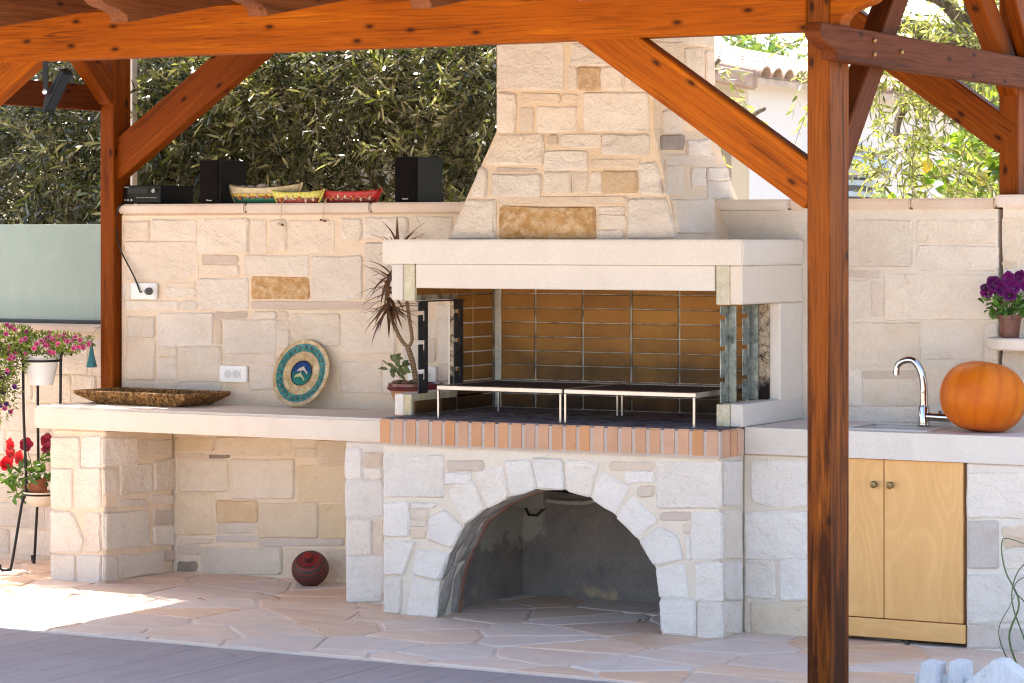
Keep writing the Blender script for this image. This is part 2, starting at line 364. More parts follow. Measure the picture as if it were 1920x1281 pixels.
# stone outlines on each face, in metres on that face: (kind, [(along, up), ...])
STONES = {
 'wall_left': [
  ('',[(-0.318,1.693),(-0.158,1.693),(-0.158,1.785),(-0.318,1.785)]),
  ('',[(-0.141,1.688),(0.133,1.688),(0.133,1.788),(-0.141,1.789)]),
  ('',[(0.15,1.627),(0.456,1.627),(0.456,1.792),(0.15,1.793)]),
  ('',[(0.469,1.626),(0.564,1.626),(0.564,1.791),(0.469,1.792)]),
  ('',[(0.588,1.63),(0.682,1.631),(0.682,1.787),(0.588,1.787)]),
  ('',[(0.698,1.626),(0.962,1.627),(0.962,1.781),(0.698,1.782)]),
  ('',[(-0.306,1.483),(0.144,1.487),(0.144,1.677),(-0.306,1.677)]),
  ('g',[(0.172,1.57),(0.391,1.571),(0.391,1.61),(0.172,1.609)]),
  ('',[(0.172,1.507),(0.397,1.508),(0.397,1.562),(0.172,1.561)]),
  ('s',[(0.426,1.516),(0.815,1.518),(0.815,1.611),(0.426,1.61)]),
  ('o',[(0.478,1.394),(0.818,1.398),(0.818,1.502),(0.478,1.5)]),
  ('',[(0.836,1.396),(1.126,1.399),(1.126,1.61),(0.836,1.609)]),
  ('',[(0.152,1.339),(0.451,1.342),(0.451,1.493),(0.152,1.491)]),
  ('t',[(-0.057,1.449),(0.133,1.45),(0.133,1.47),(-0.057,1.469)]),
  ('',[(-0.057,1.395),(0.133,1.397),(0.133,1.443),(-0.057,1.441)]),
  ('',[(-0.323,1.383),(-0.264,1.384),(-0.264,1.467),(-0.323,1.467)]),
  ('',[(-0.312,1.328),(0.027,1.333),(0.027,1.376),(-0.312,1.373)]),
  ('',[(0.038,1.335),(0.138,1.337),(0.138,1.378),(0.038,1.376)]),
  ('g',[(0.473,1.344),(1.217,1.354),(1.217,1.385),(0.473,1.377)]),
  ('',[(-0.295,1.19),(-0.124,1.193),(-0.124,1.294),(-0.295,1.292)]),
  ('',[(-0.102,1.148),(0.238,1.154),(0.238,1.317),(-0.102,1.313)]),
  ('g',[(0.249,1.295),(0.446,1.297),(0.446,1.326),(0.249,1.324)]),
  ('t',[(0.254,1.163),(0.29,1.164),(0.29,1.284),(0.254,1.284)]),
  ('',[(0.304,1.119),(0.624,1.126),(0.624,1.289),(0.304,1.285)]),
  ('',[(0.489,1.293),(0.624,1.295),(0.624,1.329),(0.489,1.328)]),
  ('t',[(0.634,1.303),(0.693,1.303),(0.693,1.33),(0.634,1.329)]),
  ('t',[(0.631,1.254),(0.7,1.255),(0.7,1.292),(0.631,1.291)]),
  ('',[(0.631,1.144),(0.7,1.145),(0.7,1.243),(0.631,1.242)]),
  ('',[(0.711,1.163),(0.999,1.168),(0.999,1.325),(0.711,1.322)]),
  ('',[(-0.3,0.969),(-0.124,0.973),(-0.124,1.175),(-0.3,1.172)]),
  ('',[(-0.108,1.093),(0.01,1.095),(0.01,1.143),(-0.108,1.141)]),
  ('',[(-0.102,0.974),(0.01,0.976),(0.01,1.084),(-0.102,1.082)]),
  ('',[(0.029,0.968),(0.293,0.974),(0.293,1.148),(0.029,1.143)]),
  ('t',[(0.309,1.067),(0.624,1.074),(0.624,1.117),(0.309,1.11)]),
  ('',[(0.467,0.938),(0.64,0.943),(0.64,1.063),(0.467,1.06)]),
  ('',[(-0.312,0.918),(-0.018,0.925),(-0.018,0.962),(-0.312,0.955)]),
  ('',[(-0.006,0.919),(0.287,0.927),(0.287,0.965),(-0.006,0.958)]),
  ('',[(1.009,1.133),(1.319,1.14),(1.319,1.331),(1.009,1.327)]),
  ('',[(0.661,0.926),(0.789,0.929),(0.789,0.978),(0.661,0.975)]),
  ('',[(1.007,1.689),(1.123,1.689),(1.123,1.796),(1.007,1.796)]),
  ('',[(1.136,1.696),(1.387,1.696),(1.387,1.797),(1.136,1.798)]),
  ('',[(1.408,1.696),(1.639,1.696),(1.639,1.801),(1.408,1.802)]),
  ('',[(1.147,1.399),(1.347,1.401),(1.347,1.676),(1.147,1.676)]),
  ('',[(1.007,0.939),(1.239,0.946),(1.239,1.094),(1.007,1.089)]),
  ('',[(1.253,0.937),(1.347,0.94),(1.347,1.066),(1.253,1.064)]),
  ('',[(1.336,1.21),(1.489,1.212),(1.489,1.347),(1.336,1.345)]),
  ('',[(1.357,1.093),(1.489,1.095),(1.489,1.199),(1.357,1.197)]),
  ('',[(1.509,1.1),(1.544,1.101),(1.544,1.213),(1.509,1.213)]),
  ('',[(1.564,1.101),(1.679,1.104),(1.679,1.302),(1.564,1.3)]),
  ('',[(1.559,1.006),(1.679,1.009),(1.679,1.091),(1.559,1.088)]),
  ('',[(1.554,1.309),(1.659,1.31),(1.659,1.375),(1.554,1.373)]),
  ('',[(1.499,1.221),(1.549,1.222),(1.549,1.308),(1.499,1.308)]),
 ],
 'niche_back': [
  ('',[(-0.002,0.613),(0.243,0.622),(0.243,0.686),(-0.002,0.677)]),
  ('',[(0.256,0.604),(0.711,0.621),(0.711,0.705),(0.256,0.689)]),
  ('',[(0.723,0.66),(0.859,0.665),(0.859,0.705),(0.723,0.7)]),
  ('',[(0.729,0.612),(0.859,0.617),(0.859,0.657),(0.729,0.652)]),
  ('',[(0.871,0.586),(1.084,0.595),(1.084,0.702),(0.871,0.695)]),
  ('d',[(0.218,0.587),(0.339,0.592),(0.339,0.605),(0.218,0.601)]),
  ('',[(0.028,0.407),(0.333,0.421),(0.333,0.581),(0.028,0.569)]),
  ('',[(0.352,0.387),(0.729,0.404),(0.729,0.598),(0.352,0.584)]),
  ('',[(0.748,0.384),(1.084,0.4),(1.084,0.582),(0.748,0.569)]),
  ('',[(-0.074,0.181),(0.25,0.198),(0.25,0.403),(-0.074,0.389)]),
  ('o2',[(0.263,0.262),(0.507,0.274),(0.507,0.382),(0.263,0.37)]),
  ('t',[(0.269,0.209),(0.504,0.221),(0.504,0.266),(0.269,0.255)]),
  ('',[(0.519,0.201),(0.871,0.22),(0.871,0.387),(0.519,0.371)]),
  ('',[(0.886,0.21),(1.084,0.221),(1.084,0.387),(0.886,0.377)]),
  ('t',[(0.043,0.144),(0.24,0.155),(0.24,0.176),(0.043,0.166)]),
  ('g',[(0.263,0.163),(0.507,0.176),(0.507,0.207),(0.263,0.194)]),
  ('g',[(0.517,0.157),(1.024,0.185),(1.024,0.219),(0.517,0.193)]),
  ('t',[(0.024,0.085),(0.157,0.092),(0.157,0.138),(0.024,0.131)]),
  ('',[(0.169,-0.004),(0.655,0.024),(0.655,0.156),(0.169,0.13)]),
  ('d',[(0.024,0.003),(0.137,0.01),(0.137,0.054),(0.024,0.048)]),
  ('',[(0.669,-0.02),(1.084,0.005),(1.084,0.169),(0.669,0.147)]),
  ('t',[(-0.002,0.575),(0.198,0.583),(0.198,0.607),(-0.002,0.6)]),
 ],
 'pillar_front': [
  ('',[(-0.329,0.559),(-0.155,0.566),(-0.155,0.714),(-0.329,0.708)]),
  ('',[(-0.142,0.572),(-0.025,0.577),(-0.025,0.721),(-0.142,0.716)]),
  ('',[(-0.329,0.355),(-0.2,0.361),(-0.2,0.553),(-0.329,0.548)]),
  ('',[(-0.183,0.362),(-0.025,0.369),(-0.025,0.564),(-0.183,0.558)]),
  ('',[(-0.329,0.134),(-0.151,0.144),(-0.134,0.212),(-0.19,0.327),(-0.222,0.346),(-0.329,0.341)]),
  ('s',[(-0.125,0.15),(-0.025,0.156),(-0.025,0.346),(-0.125,0.341)]),
  ('',[(-0.329,-0.014),(-0.183,-0.005),(-0.183,0.131),(-0.329,0.123)]),
  ('',[(-0.168,-0.009),(-0.025,-0),(-0.025,0.137),(-0.168,0.129)]),
 ],
 'pillar_side': [
  ('',[(-0.595,0.581),(-0.326,0.562),(-0.326,0.7),(-0.595,0.717)]),
  ('t',[(-0.309,0.61),(-0.03,0.591),(-0.03,0.676),(-0.309,0.694)]),
  ('',[(-0.595,0.435),(-0.49,0.427),(-0.49,0.559),(-0.595,0.566)]),
  ('',[(-0.463,0.427),(-0.204,0.425),(-0.199,0.566),(-0.463,0.569)]),
  ('',[(-0.173,0.422),(-0.003,0.419),(-0.003,0.573),(-0.173,0.572)]),
  ('t',[(-0.475,0.372),(-0.243,0.352),(-0.243,0.386),(-0.475,0.405)]),
  ('t',[(-0.211,0.364),(-0.009,0.347),(-0.009,0.386),(-0.211,0.402)]),
  ('',[(-0.595,0.169),(-0.216,0.153),(-0.222,0.329),(-0.595,0.343)]),
  ('g',[(-0.181,0.256),(-0.012,0.241),(-0.012,0.311),(-0.181,0.326)]),
  ('',[(-0.181,0.151),(-0.007,0.134),(-0.007,0.228),(-0.181,0.244)]),
  ('',[(-0.467,0.013),(-0.116,0.008),(-0.111,0.111),(-0.467,0.125)]),
  ('',[(-0.595,0.015),(-0.49,0.004),(-0.49,0.125),(-0.595,0.136)]),
  ('g',[(-0.095,0.067),(-0.003,0.057),(-0.003,0.105),(-0.095,0.114)]),
  ('t',[(-0.585,0.354),(-0.484,0.346),(-0.484,0.364),(-0.585,0.373)]),
 ],
 'block_front': [
  ('',[(1.405,0.579),(1.491,0.582),(1.491,0.715),(1.405,0.712)]),
  ('o2',[(1.503,0.636),(1.604,0.64),(1.604,0.703),(1.503,0.699)]),
  ('',[(1.508,0.58),(1.604,0.584),(1.604,0.632),(1.508,0.629)]),
  ('',[(1.405,0.4),(1.609,0.41),(1.609,0.573),(1.405,0.564)]),
  ('',[(1.411,0.22),(1.546,0.228),(1.546,0.393),(1.411,0.386)]),
  ('t',[(1.56,0.204),(1.609,0.207),(1.609,0.389),(1.56,0.386)]),
  ('',[(1.416,0.001),(1.609,0.014),(1.609,0.222),(1.416,0.211)]),
 ],
 'ped_front': [
  ('',[(1.781,0.527),(2.089,0.541),(2.089,0.73),(1.781,0.718)]),
  ('g',[(2.109,0.663),(2.293,0.67),(2.293,0.712),(2.109,0.705)]),
  ('',[(2.1,0.599),(2.231,0.605),(2.231,0.656),(2.1,0.651)]),
  ('',[(2.436,0.563),(2.561,0.599),(2.53,0.728),(2.404,0.713)]),
  ('',[(2.572,0.599),(2.701,0.605),(2.691,0.738),(2.54,0.732)]),
  ('',[(2.711,0.601),(2.824,0.579),(2.87,0.722),(2.706,0.732)]),
  ('',[(2.834,0.565),(2.946,0.512),(3.018,0.626),(2.882,0.683)]),
  ('',[(2.956,0.494),(3.056,0.411),(3.156,0.493),(3.028,0.59)]),
  ('',[(3.066,0.397),(3.141,0.295),(3.274,0.328),(3.245,0.431),(3.163,0.463)]),
  ('',[(3.146,0.28),(3.166,0.163),(3.294,0.173),(3.274,0.313)]),
  ('',[(3.166,0.152),(3.173,0.01),(3.333,0.007),(3.333,0.164)]),
  ('',[(2.319,0.505),(2.42,0.556),(2.388,0.695),(2.25,0.657)]),
  ('',[(2.197,0.42),(2.303,0.5),(2.234,0.629),(2.116,0.573)]),
  ('',[(2.143,0.322),(2.186,0.415),(2.1,0.483),(2.019,0.451),(2.002,0.35)]),
  ('',[(2.073,0.173),(2.122,0.291),(1.946,0.3),(1.932,0.188)]),
  ('',[(2.051,0.002),(2.068,0.162),(1.928,0.172),(1.895,0.004)]),
  ('',[(1.781,0.352),(1.91,0.359),(1.91,0.507),(1.781,0.501)]),
  ('',[(1.921,0.486),(2.051,0.492),(2.051,0.513),(1.921,0.507)]),
  ('t',[(1.917,0.439),(2.008,0.443),(2.008,0.479),(1.917,0.475)]),
  ('t',[(1.915,0.401),(2.002,0.406),(2.002,0.432),(1.915,0.428)]),
  ('',[(1.781,0.18),(1.882,0.184),(1.939,0.323),(1.939,0.335),(1.781,0.327)]),
  ('',[(1.781,0.003),(1.866,0.009),(1.866,0.167),(1.781,0.162)]),
  ('t',[(1.921,0.35),(1.994,0.354),(1.994,0.391),(1.921,0.388)]),
  ('t',[(2.925,0.696),(3.136,0.704),(3.136,0.738),(2.925,0.73)]),
  ('',[(2.998,0.645),(3.136,0.651),(3.136,0.698),(2.998,0.692)]),
  ('',[(3.151,0.542),(3.449,0.556),(3.449,0.751),(3.151,0.739)]),
  ('t',[(3.061,0.589),(3.131,0.592),(3.131,0.635),(3.061,0.632)]),
  ('g',[(3.166,0.493),(3.306,0.5),(3.306,0.532),(3.166,0.525)]),
  ('',[(3.315,0.332),(3.454,0.34),(3.454,0.539),(3.315,0.532)]),
  ('',[(3.33,0.16),(3.454,0.168),(3.454,0.325),(3.33,0.318)]),
  ('',[(3.345,-0.001),(3.454,0.007),(3.454,0.159),(3.345,0.152)]),
  ('t',[(3.274,0.443),(3.306,0.445),(3.306,0.48),(3.274,0.479)]),
  ('',[(3.289,0.329),(3.308,0.33),(3.308,0.427),(3.289,0.426)]),
 ],
 'ped_side': [
  ('',[(-0.804,0.563),(-0.641,0.549),(-0.641,0.74),(-0.804,0.751)]),
  ('',[(-0.804,0.339),(-0.628,0.322),(-0.628,0.525),(-0.804,0.541)]),
  ('',[(-0.804,0.164),(-0.628,0.144),(-0.628,0.306),(-0.804,0.324)]),
  ('',[(-0.804,0.022),(-0.634,0.001),(-0.634,0.134),(-0.804,0.153)]),
 ],
 'right_base': [
  ('',[(3.479,0.567),(3.586,0.546),(3.692,0.551),(3.733,0.564),(3.733,0.75),(3.479,0.74)]),
  ('',[(3.446,0.317),(3.733,0.333),(3.733,0.533),(3.446,0.519)]),
  ('',[(3.446,0.148),(3.589,0.157),(3.589,0.314),(3.446,0.306)]),
  ('',[(3.615,0.147),(3.733,0.155),(3.733,0.326),(3.615,0.32)]),
  ('s',[(3.481,-0.011),(3.733,0.006),(3.733,0.144),(3.481,0.128)]),
  ('t',[(3.439,-0.005),(3.471,-0.003),(3.471,0.15),(3.439,0.148)]),
  ('',[(4.453,0.543),(4.698,0.555),(4.698,0.739),(4.453,0.729)]),
  ('d2',[(4.453,0.334),(4.583,0.342),(4.583,0.533),(4.453,0.527)]),
  ('t',[(4.601,0.471),(4.698,0.476),(4.698,0.517),(4.601,0.512)]),
  ('t',[(4.607,0.433),(4.698,0.438),(4.698,0.468),(4.607,0.463)]),
  ('',[(4.61,0.343),(4.698,0.348),(4.698,0.425),(4.61,0.42)]),
  ('',[(4.453,0.108),(4.698,0.125),(4.698,0.321),(4.453,0.307)]),
  ('d2',[(4.455,0.005),(4.592,0.015),(4.592,0.105),(4.455,0.096)]),
  ('d2',[(4.602,0.007),(4.698,0.014),(4.698,0.099),(4.602,0.093)]),
 ],
 'wall_right': [
  ('',[(3.101,1.698),(3.435,1.698),(3.435,1.774),(3.101,1.775)]),
  ('',[(3.487,1.577),(3.664,1.578),(3.664,1.777),(3.487,1.778)]),
  ('',[(3.677,1.576),(3.978,1.578),(3.978,1.777),(3.677,1.777)]),
  ('',[(4.006,1.678),(4.367,1.678),(4.367,1.775),(4.006,1.776)]),
  ('',[(4.006,1.558),(4.373,1.56),(4.373,1.661),(4.006,1.661)]),
  ('g',[(3.681,1.524),(3.83,1.525),(3.83,1.553),(3.681,1.552)]),
  ('',[(3.681,1.347),(3.783,1.348),(3.783,1.511),(3.681,1.51)]),
  ('t',[(3.796,1.351),(3.842,1.351),(3.842,1.498),(3.796,1.498)]),
  ('',[(3.855,1.339),(4.373,1.346),(4.373,1.541),(3.855,1.538)]),
  ('',[(3.487,1.344),(3.664,1.346),(3.664,1.562),(3.487,1.561)]),
  ('',[(3.487,1.119),(3.664,1.123),(3.664,1.322),(3.487,1.32)]),
  ('',[(3.685,1.122),(4.018,1.129),(4.018,1.326),(3.685,1.321)]),
  ('',[(4.032,1.163),(4.306,1.169),(4.306,1.334),(4.032,1.33)]),
  ('',[(4.318,1.169),(4.373,1.17),(4.373,1.331),(4.318,1.331)]),
  ('g',[(3.753,1.077),(4.006,1.083),(4.006,1.113),(3.753,1.107)]),
  ('',[(3.759,0.954),(4.006,0.961),(4.006,1.07),(3.759,1.064)]),
  ('',[(3.625,0.95),(3.745,0.954),(3.745,1.115),(3.625,1.112)]),
  ('',[(4.016,0.973),(4.163,0.978),(4.163,1.15),(4.016,1.147)]),
  ('',[(3.677,0.88),(4.114,0.894),(4.114,0.955),(3.677,0.942)]),
  ('',[(4.175,1.017),(4.373,1.023),(4.373,1.154),(4.175,1.15)]),
  ('',[(4.126,0.894),(4.373,0.902),(4.373,1.011),(4.126,1.004)]),
  ('',[(4.399,1.603),(4.56,1.604),(4.56,1.786),(4.399,1.787)]),
  ('t',[(4.399,1.574),(4.456,1.574),(4.456,1.597),(4.399,1.597)]),
  ('',[(4.403,1.434),(4.56,1.436),(4.56,1.565),(4.403,1.564)]),
  ('',[(4.403,1.217),(4.56,1.22),(4.56,1.424),(4.403,1.423)]),
  ('',[(4.399,1.109),(4.56,1.112),(4.56,1.209),(4.399,1.205)]),
 ],
 'ch_front': [
  ('',[(2.127,2.382),(2.465,2.373),(2.465,2.576),(2.127,2.587)]),
  ('',[(2.51,2.482),(2.776,2.474),(2.776,2.569),(2.51,2.578)]),
  ('o',[(2.544,2.371),(2.654,2.368),(2.654,2.468),(2.544,2.471)]),
  ('t',[(2.49,2.373),(2.535,2.371),(2.535,2.472),(2.49,2.473)]),
  ('',[(2.662,2.366),(2.771,2.363),(2.771,2.465),(2.662,2.468)]),
  ('',[(2.781,2.361),(2.885,2.359),(2.885,2.545),(2.781,2.548)]),
  ('',[(2.127,2.189),(2.219,2.187),(2.218,2.363),(2.127,2.365)]),
  ('t',[(2.247,2.32),(2.45,2.315),(2.45,2.355),(2.247,2.36)]),
  ('t',[(2.463,2.317),(2.544,2.315),(2.544,2.349),(2.463,2.351)]),
  ('t',[(2.247,2.191),(2.312,2.189),(2.312,2.296),(2.247,2.297)]),
  ('',[(2.335,2.183),(2.537,2.179),(2.535,2.292),(2.334,2.297)]),
  ('',[(2.577,2.181),(2.896,2.175),(2.894,2.346),(2.575,2.354)]),
  ('',[(2.087,2.039),(2.387,2.029),(2.366,2.173),(2.125,2.174)]),
  ('o2',[(2.4,2.121),(2.447,2.12),(2.44,2.168),(2.393,2.169)]),
  ('',[(2.469,2.112),(2.669,2.109),(2.662,2.164),(2.462,2.168)]),
  ('',[(2.684,2.073),(2.912,2.07),(2.901,2.16),(2.672,2.164)]),
  ('',[(2.398,2.008),(2.614,2.005),(2.603,2.089),(2.386,2.092)]),
  ('',[(2.413,1.902),(2.545,1.901),(2.532,1.999),(2.399,2)]),
  ('t',[(2.555,1.903),(2.628,1.902),(2.615,1.996),(2.542,1.997)]),
  ('t',[(2.631,2.017),(2.873,2.014),(2.869,2.046),(2.626,2.049)]),
  ('t',[(2.646,1.902),(2.698,1.902),(2.686,1.994),(2.634,1.995)]),
  ('o2',[(2.707,1.902),(2.878,1.9),(2.866,1.996),(2.694,1.998)]),
  ('',[(2.892,1.9),(3.014,1.888),(2.96,2.033),(2.875,2.031)]),
  ('g',[(2.154,2.005),(2.356,2.002),(2.354,2.016),(2.152,2.019)]),
  ('',[(2.142,1.891),(2.393,1.889),(2.38,1.987),(2.128,1.99)]),
  ('',[(2.028,1.892),(2.11,1.887),(2.1,2.01),(2.057,2.026)]),
  ('t',[(2.178,1.853),(2.837,1.849),(2.833,1.88),(2.174,1.885)]),
  ('o',[(2.214,1.698),(2.695,1.698),(2.676,1.837),(2.193,1.84)]),
  ('',[(2.7,1.811),(2.834,1.81),(2.83,1.836),(2.697,1.837)]),
  ('t',[(2.709,1.744),(2.842,1.743),(2.835,1.8),(2.702,1.801)]),
  ('',[(2.711,1.698),(2.836,1.698),(2.831,1.734),(2.706,1.734)]),
  ('',[(1.949,1.698),(2.188,1.697),(2.162,1.874),(2.013,1.873)]),
  ('',[(2.862,1.697),(3.1,1.697),(3.022,1.876),(2.839,1.873)]),
 ],
 'ch_right': [
  ('',[(-0.449,2.449),(-0.115,2.466),(-0.115,2.59),(-0.449,2.569)]),
  ('',[(-0.102,2.375),(0.11,2.385),(0.11,2.575),(-0.102,2.563)]),
  ('',[(0.129,2.41),(0.225,2.415),(0.225,2.57),(0.129,2.564)]),
  ('',[(-0.341,2.168),(-0.136,2.175),(-0.124,2.279),(-0.325,2.271)]),
  ('d',[(-0.42,2.093),(-0.189,2.1),(-0.138,2.165),(-0.371,2.158)]),
  ('',[(-0.169,2.074),(0.09,2.081),(0.146,2.152),(-0.114,2.144)]),
  ('t',[(-0.439,2.016),(0.106,2.029),(0.149,2.082),(-0.4,2.068)]),
  ('',[(-0.232,1.934),(-0.081,1.936),(-0.017,2.018),(-0.169,2.014)]),
  ('',[(-0.04,1.965),(0.193,1.969),(0.237,2.023),(0.002,2.018)]),
  ('',[(-0.098,1.88),(0.182,1.884),(0.246,1.962),(-0.037,1.957)]),
  ('',[(-0.535,1.89),(-0.355,1.893),(-0.25,2.028),(-0.433,2.024)]),
  ('',[(-0.595,1.721),(-0.159,1.722),(-0.038,1.873),(-0.482,1.868)]),
 ],
}
# ------------------------------------------------------------------ stones and other pieces
def round_poly(pts, r, rng, jit):
    n = len(pts); out = []
    for i in range(n):
        p = Vector(pts[i]); a = Vector(pts[i-1]) - p; b = Vector(pts[(i+1) % n]) - p
        ra = min(r*rng.uniform(.5, 1.5), a.length*.3); rb = min(r*rng.uniform(.5, 1.5), b.length*.3)
        out.append(p + a.normalized()*ra); out.append(p + b.normalized()*rb)
        if b.length > 5*r: out.append(p + b*rng.uniform(.4, .6))
    return [(q.x + rng.uniform(-jit, jit), q.y + rng.uniform(-jit, jit)) for q in out]
def area2(p): return sum(p[i-1][0]*p[i][1] - p[i][0]*p[i-1][1] for i in range(len(p)))
def stone(fn, poly, mat, parent, rng, proud=0.006, name='stone', r=0.010, jit=0.003, inset=0.0085, grow=0.004):
    if area2(poly) < 0: poly = poly[::-1]
    gx = sum(p[0] for p in poly)/len(poly); gy = sum(p[1] for p in poly)/len(poly)
    hx = max(abs(p[0]-gx) for p in poly); hy = max(abs(p[1]-gy) for p in poly)
    poly = [(gx+(u-gx)*(1+grow/hx), gy+(v-gy)*(1+grow/hy)) for u, v in poly]
    pts = round_poly(poly, r, rng, jit)
    n = len(pts); cx = sum(p[0] for p in pts)/n; cy = sum(p[1] for p in pts)/n
    tx, ty = rng.uniform(-.03, .03), rng.uniform(-.03, .03)
    pr = proud*rng.uniform(.7, 1.5)
    mb = MB()
    ring0 = [fn(u, v, -.006) for u, v in pts]
    ring1 = [fn(u, v, pr*.35) for u, v in pts]
    ring2 = []
    for u, v in pts:
        d = Vector((cx-u, cy-v)); L = max(d.length, 1e-4); k = min(inset*rng.uniform(.7, 1.6), L*.35)
        u2, v2 = u + d.x/L*k, v + d.y/L*k
        ring2.append(fn(u2, v2, pr + (u2-cx)*tx + (v2-cy)*ty))
    fs = []
    for i in range(n):
        j = (i+1) % n
        fs += [(i, j, n+j, n+i), (n+i, n+j, 2*n+j, 2*n+i)]
    fs.append(tuple(range(2*n, 3*n)))
    mb.add(ring0 + ring1 + ring2, fs)
    return build(mb, name, mat, parent)
def faceY(Y): return lambda u, v, w: Vector((u, Y - w, v))
def faceX(X): return lambda u, v, w: Vector((X + w, u, v))
def lay(face, fn, parent, base=None, seed=1, proud=0.008):
    rng = random.Random(seed)
    for fl, poly in STONES[face]:
        m = ST[fl] if fl else (base or ST[''])
        stone(fn, poly, m, parent, rng, proud*(.6 if fl in ('g', 't') else 1))
def ashlar(fn, u0, u1, v0, v1, parent, mat, rng, hs=(.12, .2), ws=(.16, .42), gap=.014, skip=None):
    v = v0
    while v < v1 - .05:
        h = min(rng.uniform(*hs), v1 - v)
        if v1 - v - h < .06: h = v1 - v
        u = u0
        while u < u1 - .04:
            w = min(rng.uniform(*ws), u1 - u)
            if u1 - u - w < .07: w = u1 - u
            if skip is None or not skip(u + w/2, v + h/2):
                if h > .15 and w > .2 and rng.random() < .25:
                    k = h*rng.uniform(.3, .45)
                    cells = [(u, u+w, v, v+k, 't'), (u, u+w, v+k, v+h, '')]
                else: cells = [(u, u+w, v, v+h, '' if rng.random() < .88 else rng.choice(['t', 's', 'g']))]
                for a, b, c, d, fl in cells:
                    stone(fn, [(a+gap/2, c+gap/2), (b-gap/2, c+gap/2), (b-gap/2, d-gap/2), (a+gap/2, d-gap/2)], ST[fl] if fl else mat, parent, rng)
            u += w
        v += h

# ------------------------------------------------------------------ ground
g = MB().box(-60, 60, -60, 80, -.4, -.06)
o = build(g, 'ground', plain('dry_soil', (0.30, 0.24, 0.17), 0.95, var=.3, scale=3)); o['kind'] = 'structure'
terr = MB().box(-14, 18, -22, -4.42, -.3, -.004)
o = build(terr, 'terrace', plain('terrace_stone', (0.62, 0.52, 0.42), 0.9, var=.12, scale=2)); o['kind'] = 'structure'

t = NT('flagstone_bed'); P = t.pos()
FLAG_BED = t.done(t.mix(t.noise(P, 9, 5), (0.66, 0.52, 0.43), (0.75, 0.63, 0.54)), 0.9, t.bump(t.noise(P, 60, 4), .3, .004), 0.2)
t = NT('pink_flagstone'); P = t.pos(); r = t.rnd()
bands = t.noise(t.mapping(P, (2.2, 7.5, 2.0)), 1.0, 5, 0.6, 1.2)
c = t.mix(t.ramp(bands, [(0.3, 0.0), (0.7, 1.0)]), (0.62, 0.435, 0.315), (0.71, 0.555, 0.44))
c = t.mix(t.ramp(t.noise(P, 4.0, 4), [(0.45, 0.0), (0.8, 0.5)]), c, (0.54, 0.45, 0.42))
hv = t.node('ShaderNodeHueSaturation'); t.link(t.math('ADD', t.math('MULTIPLY', r, .14), .92), hv.inputs['Value'])
t.link(t.math('ADD', t.math('MULTIPLY', t.math('FRACT', t.math('MULTIPLY', r, 5.7)), .7), .6), hv.inputs['Saturation']); t.link(c, hv.inputs['Color'])
n1 = t.bump(t.noise(t.mapping(P, (1, 2.5, 1)), 7, 6, .6, .8), .35, .015); n2 = t.bump(t.noise(P, 90, 4), .2, .003, n1)
FLAG = t.done(hv.outputs[0], t.ramp(t.noise(P, 12, 3), [(.3, .5), (.7, .7)]), n2, 0.28)
patio = build(MB().box(-3.2, 6.4, -2.02, .4, -.2, -.004), 'patio', FLAG_BED); patio['kind'] = 'structure'
def clip(poly, a, b, c):                       # keep a*x+b*y<=c
    out = []
    for i in range(len(poly)):
        p, q = poly[i-1], poly[i]
        dp, dq = a*p[0]+b*p[1]-c, a*q[0]+b*q[1]-c
        if (dp <= 0) != (dq <= 0):
            k = dp/(dp-dq); out.append((p[0]+(q[0]-p[0])*k, p[1]+(q[1]-p[1])*k))
        if dq <= 0: out.append(q)
    return out
def inset_poly(poly, d):
    n = len(poly); res = poly
    for i in range(n):
        p, q = Vector(poly[i]), Vector(poly[(i+1) % n]); e = q-p
        if e.length < 1e-5: continue
        nn = Vector((e.y, -e.x)).normalized()
        res = clip(res, nn.x, nn.y, nn.dot(p) - d)
        if len(res) < 3: return []
    return res
def flagstones():
    rng = random.Random(21); seeds = []
    y, row = -2.25, 0
    while y < .5:
        x = -3.4 + (row % 2)*.22
        while x < 6.6:
            seeds.append((x + rng.uniform(-.17, .17), y + rng.uniform(-.13, .13))); x += rng.uniform(.36, .54)
        y += .31; row += 1
    for i, s in enumerate(seeds):
        if not (-1.9 < s[0] < 5.4): continue
        # hidden under the counters and the solid part of the fireplace
        poly = [(-1.75, -2.015), (5.3, -2.015), (5.3, .06), (-1.75, .06)]
        for k, q in enumerate(seeds):
            if k == i or abs(q[0]-s[0]) > 1.3 or abs(q[1]-s[1]) > 1.0: continue
            a, b = q[0]-s[0], q[1]-s[1]
            poly = clip(poly, a, b, a*(s[0]+q[0])/2 + b*(s[1]+q[1])/2)
            if len(poly) < 3: break
        if len(poly) < 3: continue
        if area2(poly) < 0: poly = poly[::-1]
        poly = inset_poly(poly, rng.uniform(.005, .011))
        if len(poly) < 3 or abs(area2(poly)) < .012: continue
        pts = round_poly(poly, .02, rng, .004)
        n = len(pts); cx = sum(p[0] for p in pts)/n; cy = sum(p[1] for p in pts)/n
        z = rng.uniform(.001, .004); tx, ty = rng.uniform(-.004, .004), rng.uniform(-.004, .004)
        r0 = [(u, v, -.008) for u, v in pts]; r1 = [(u, v, z-.003) for u, v in pts]
        r2 = [(u+(cx-u)*.05, v+(cy-v)*.05, z+(u-cx)*tx+(v-cy)*ty) for u, v in pts]
        fs = []
        for a in range(n):
            b = (a+1) % n; fs += [(a, b, n+b, n+a), (n+a, n+b, 2*n+b, 2*n+a)]
        fs.append(tuple(range(2*n, 3*n)))
        build(MB().add(r0+r1+r2, fs), 'flagstone', FLAG, patio)
flagstones()

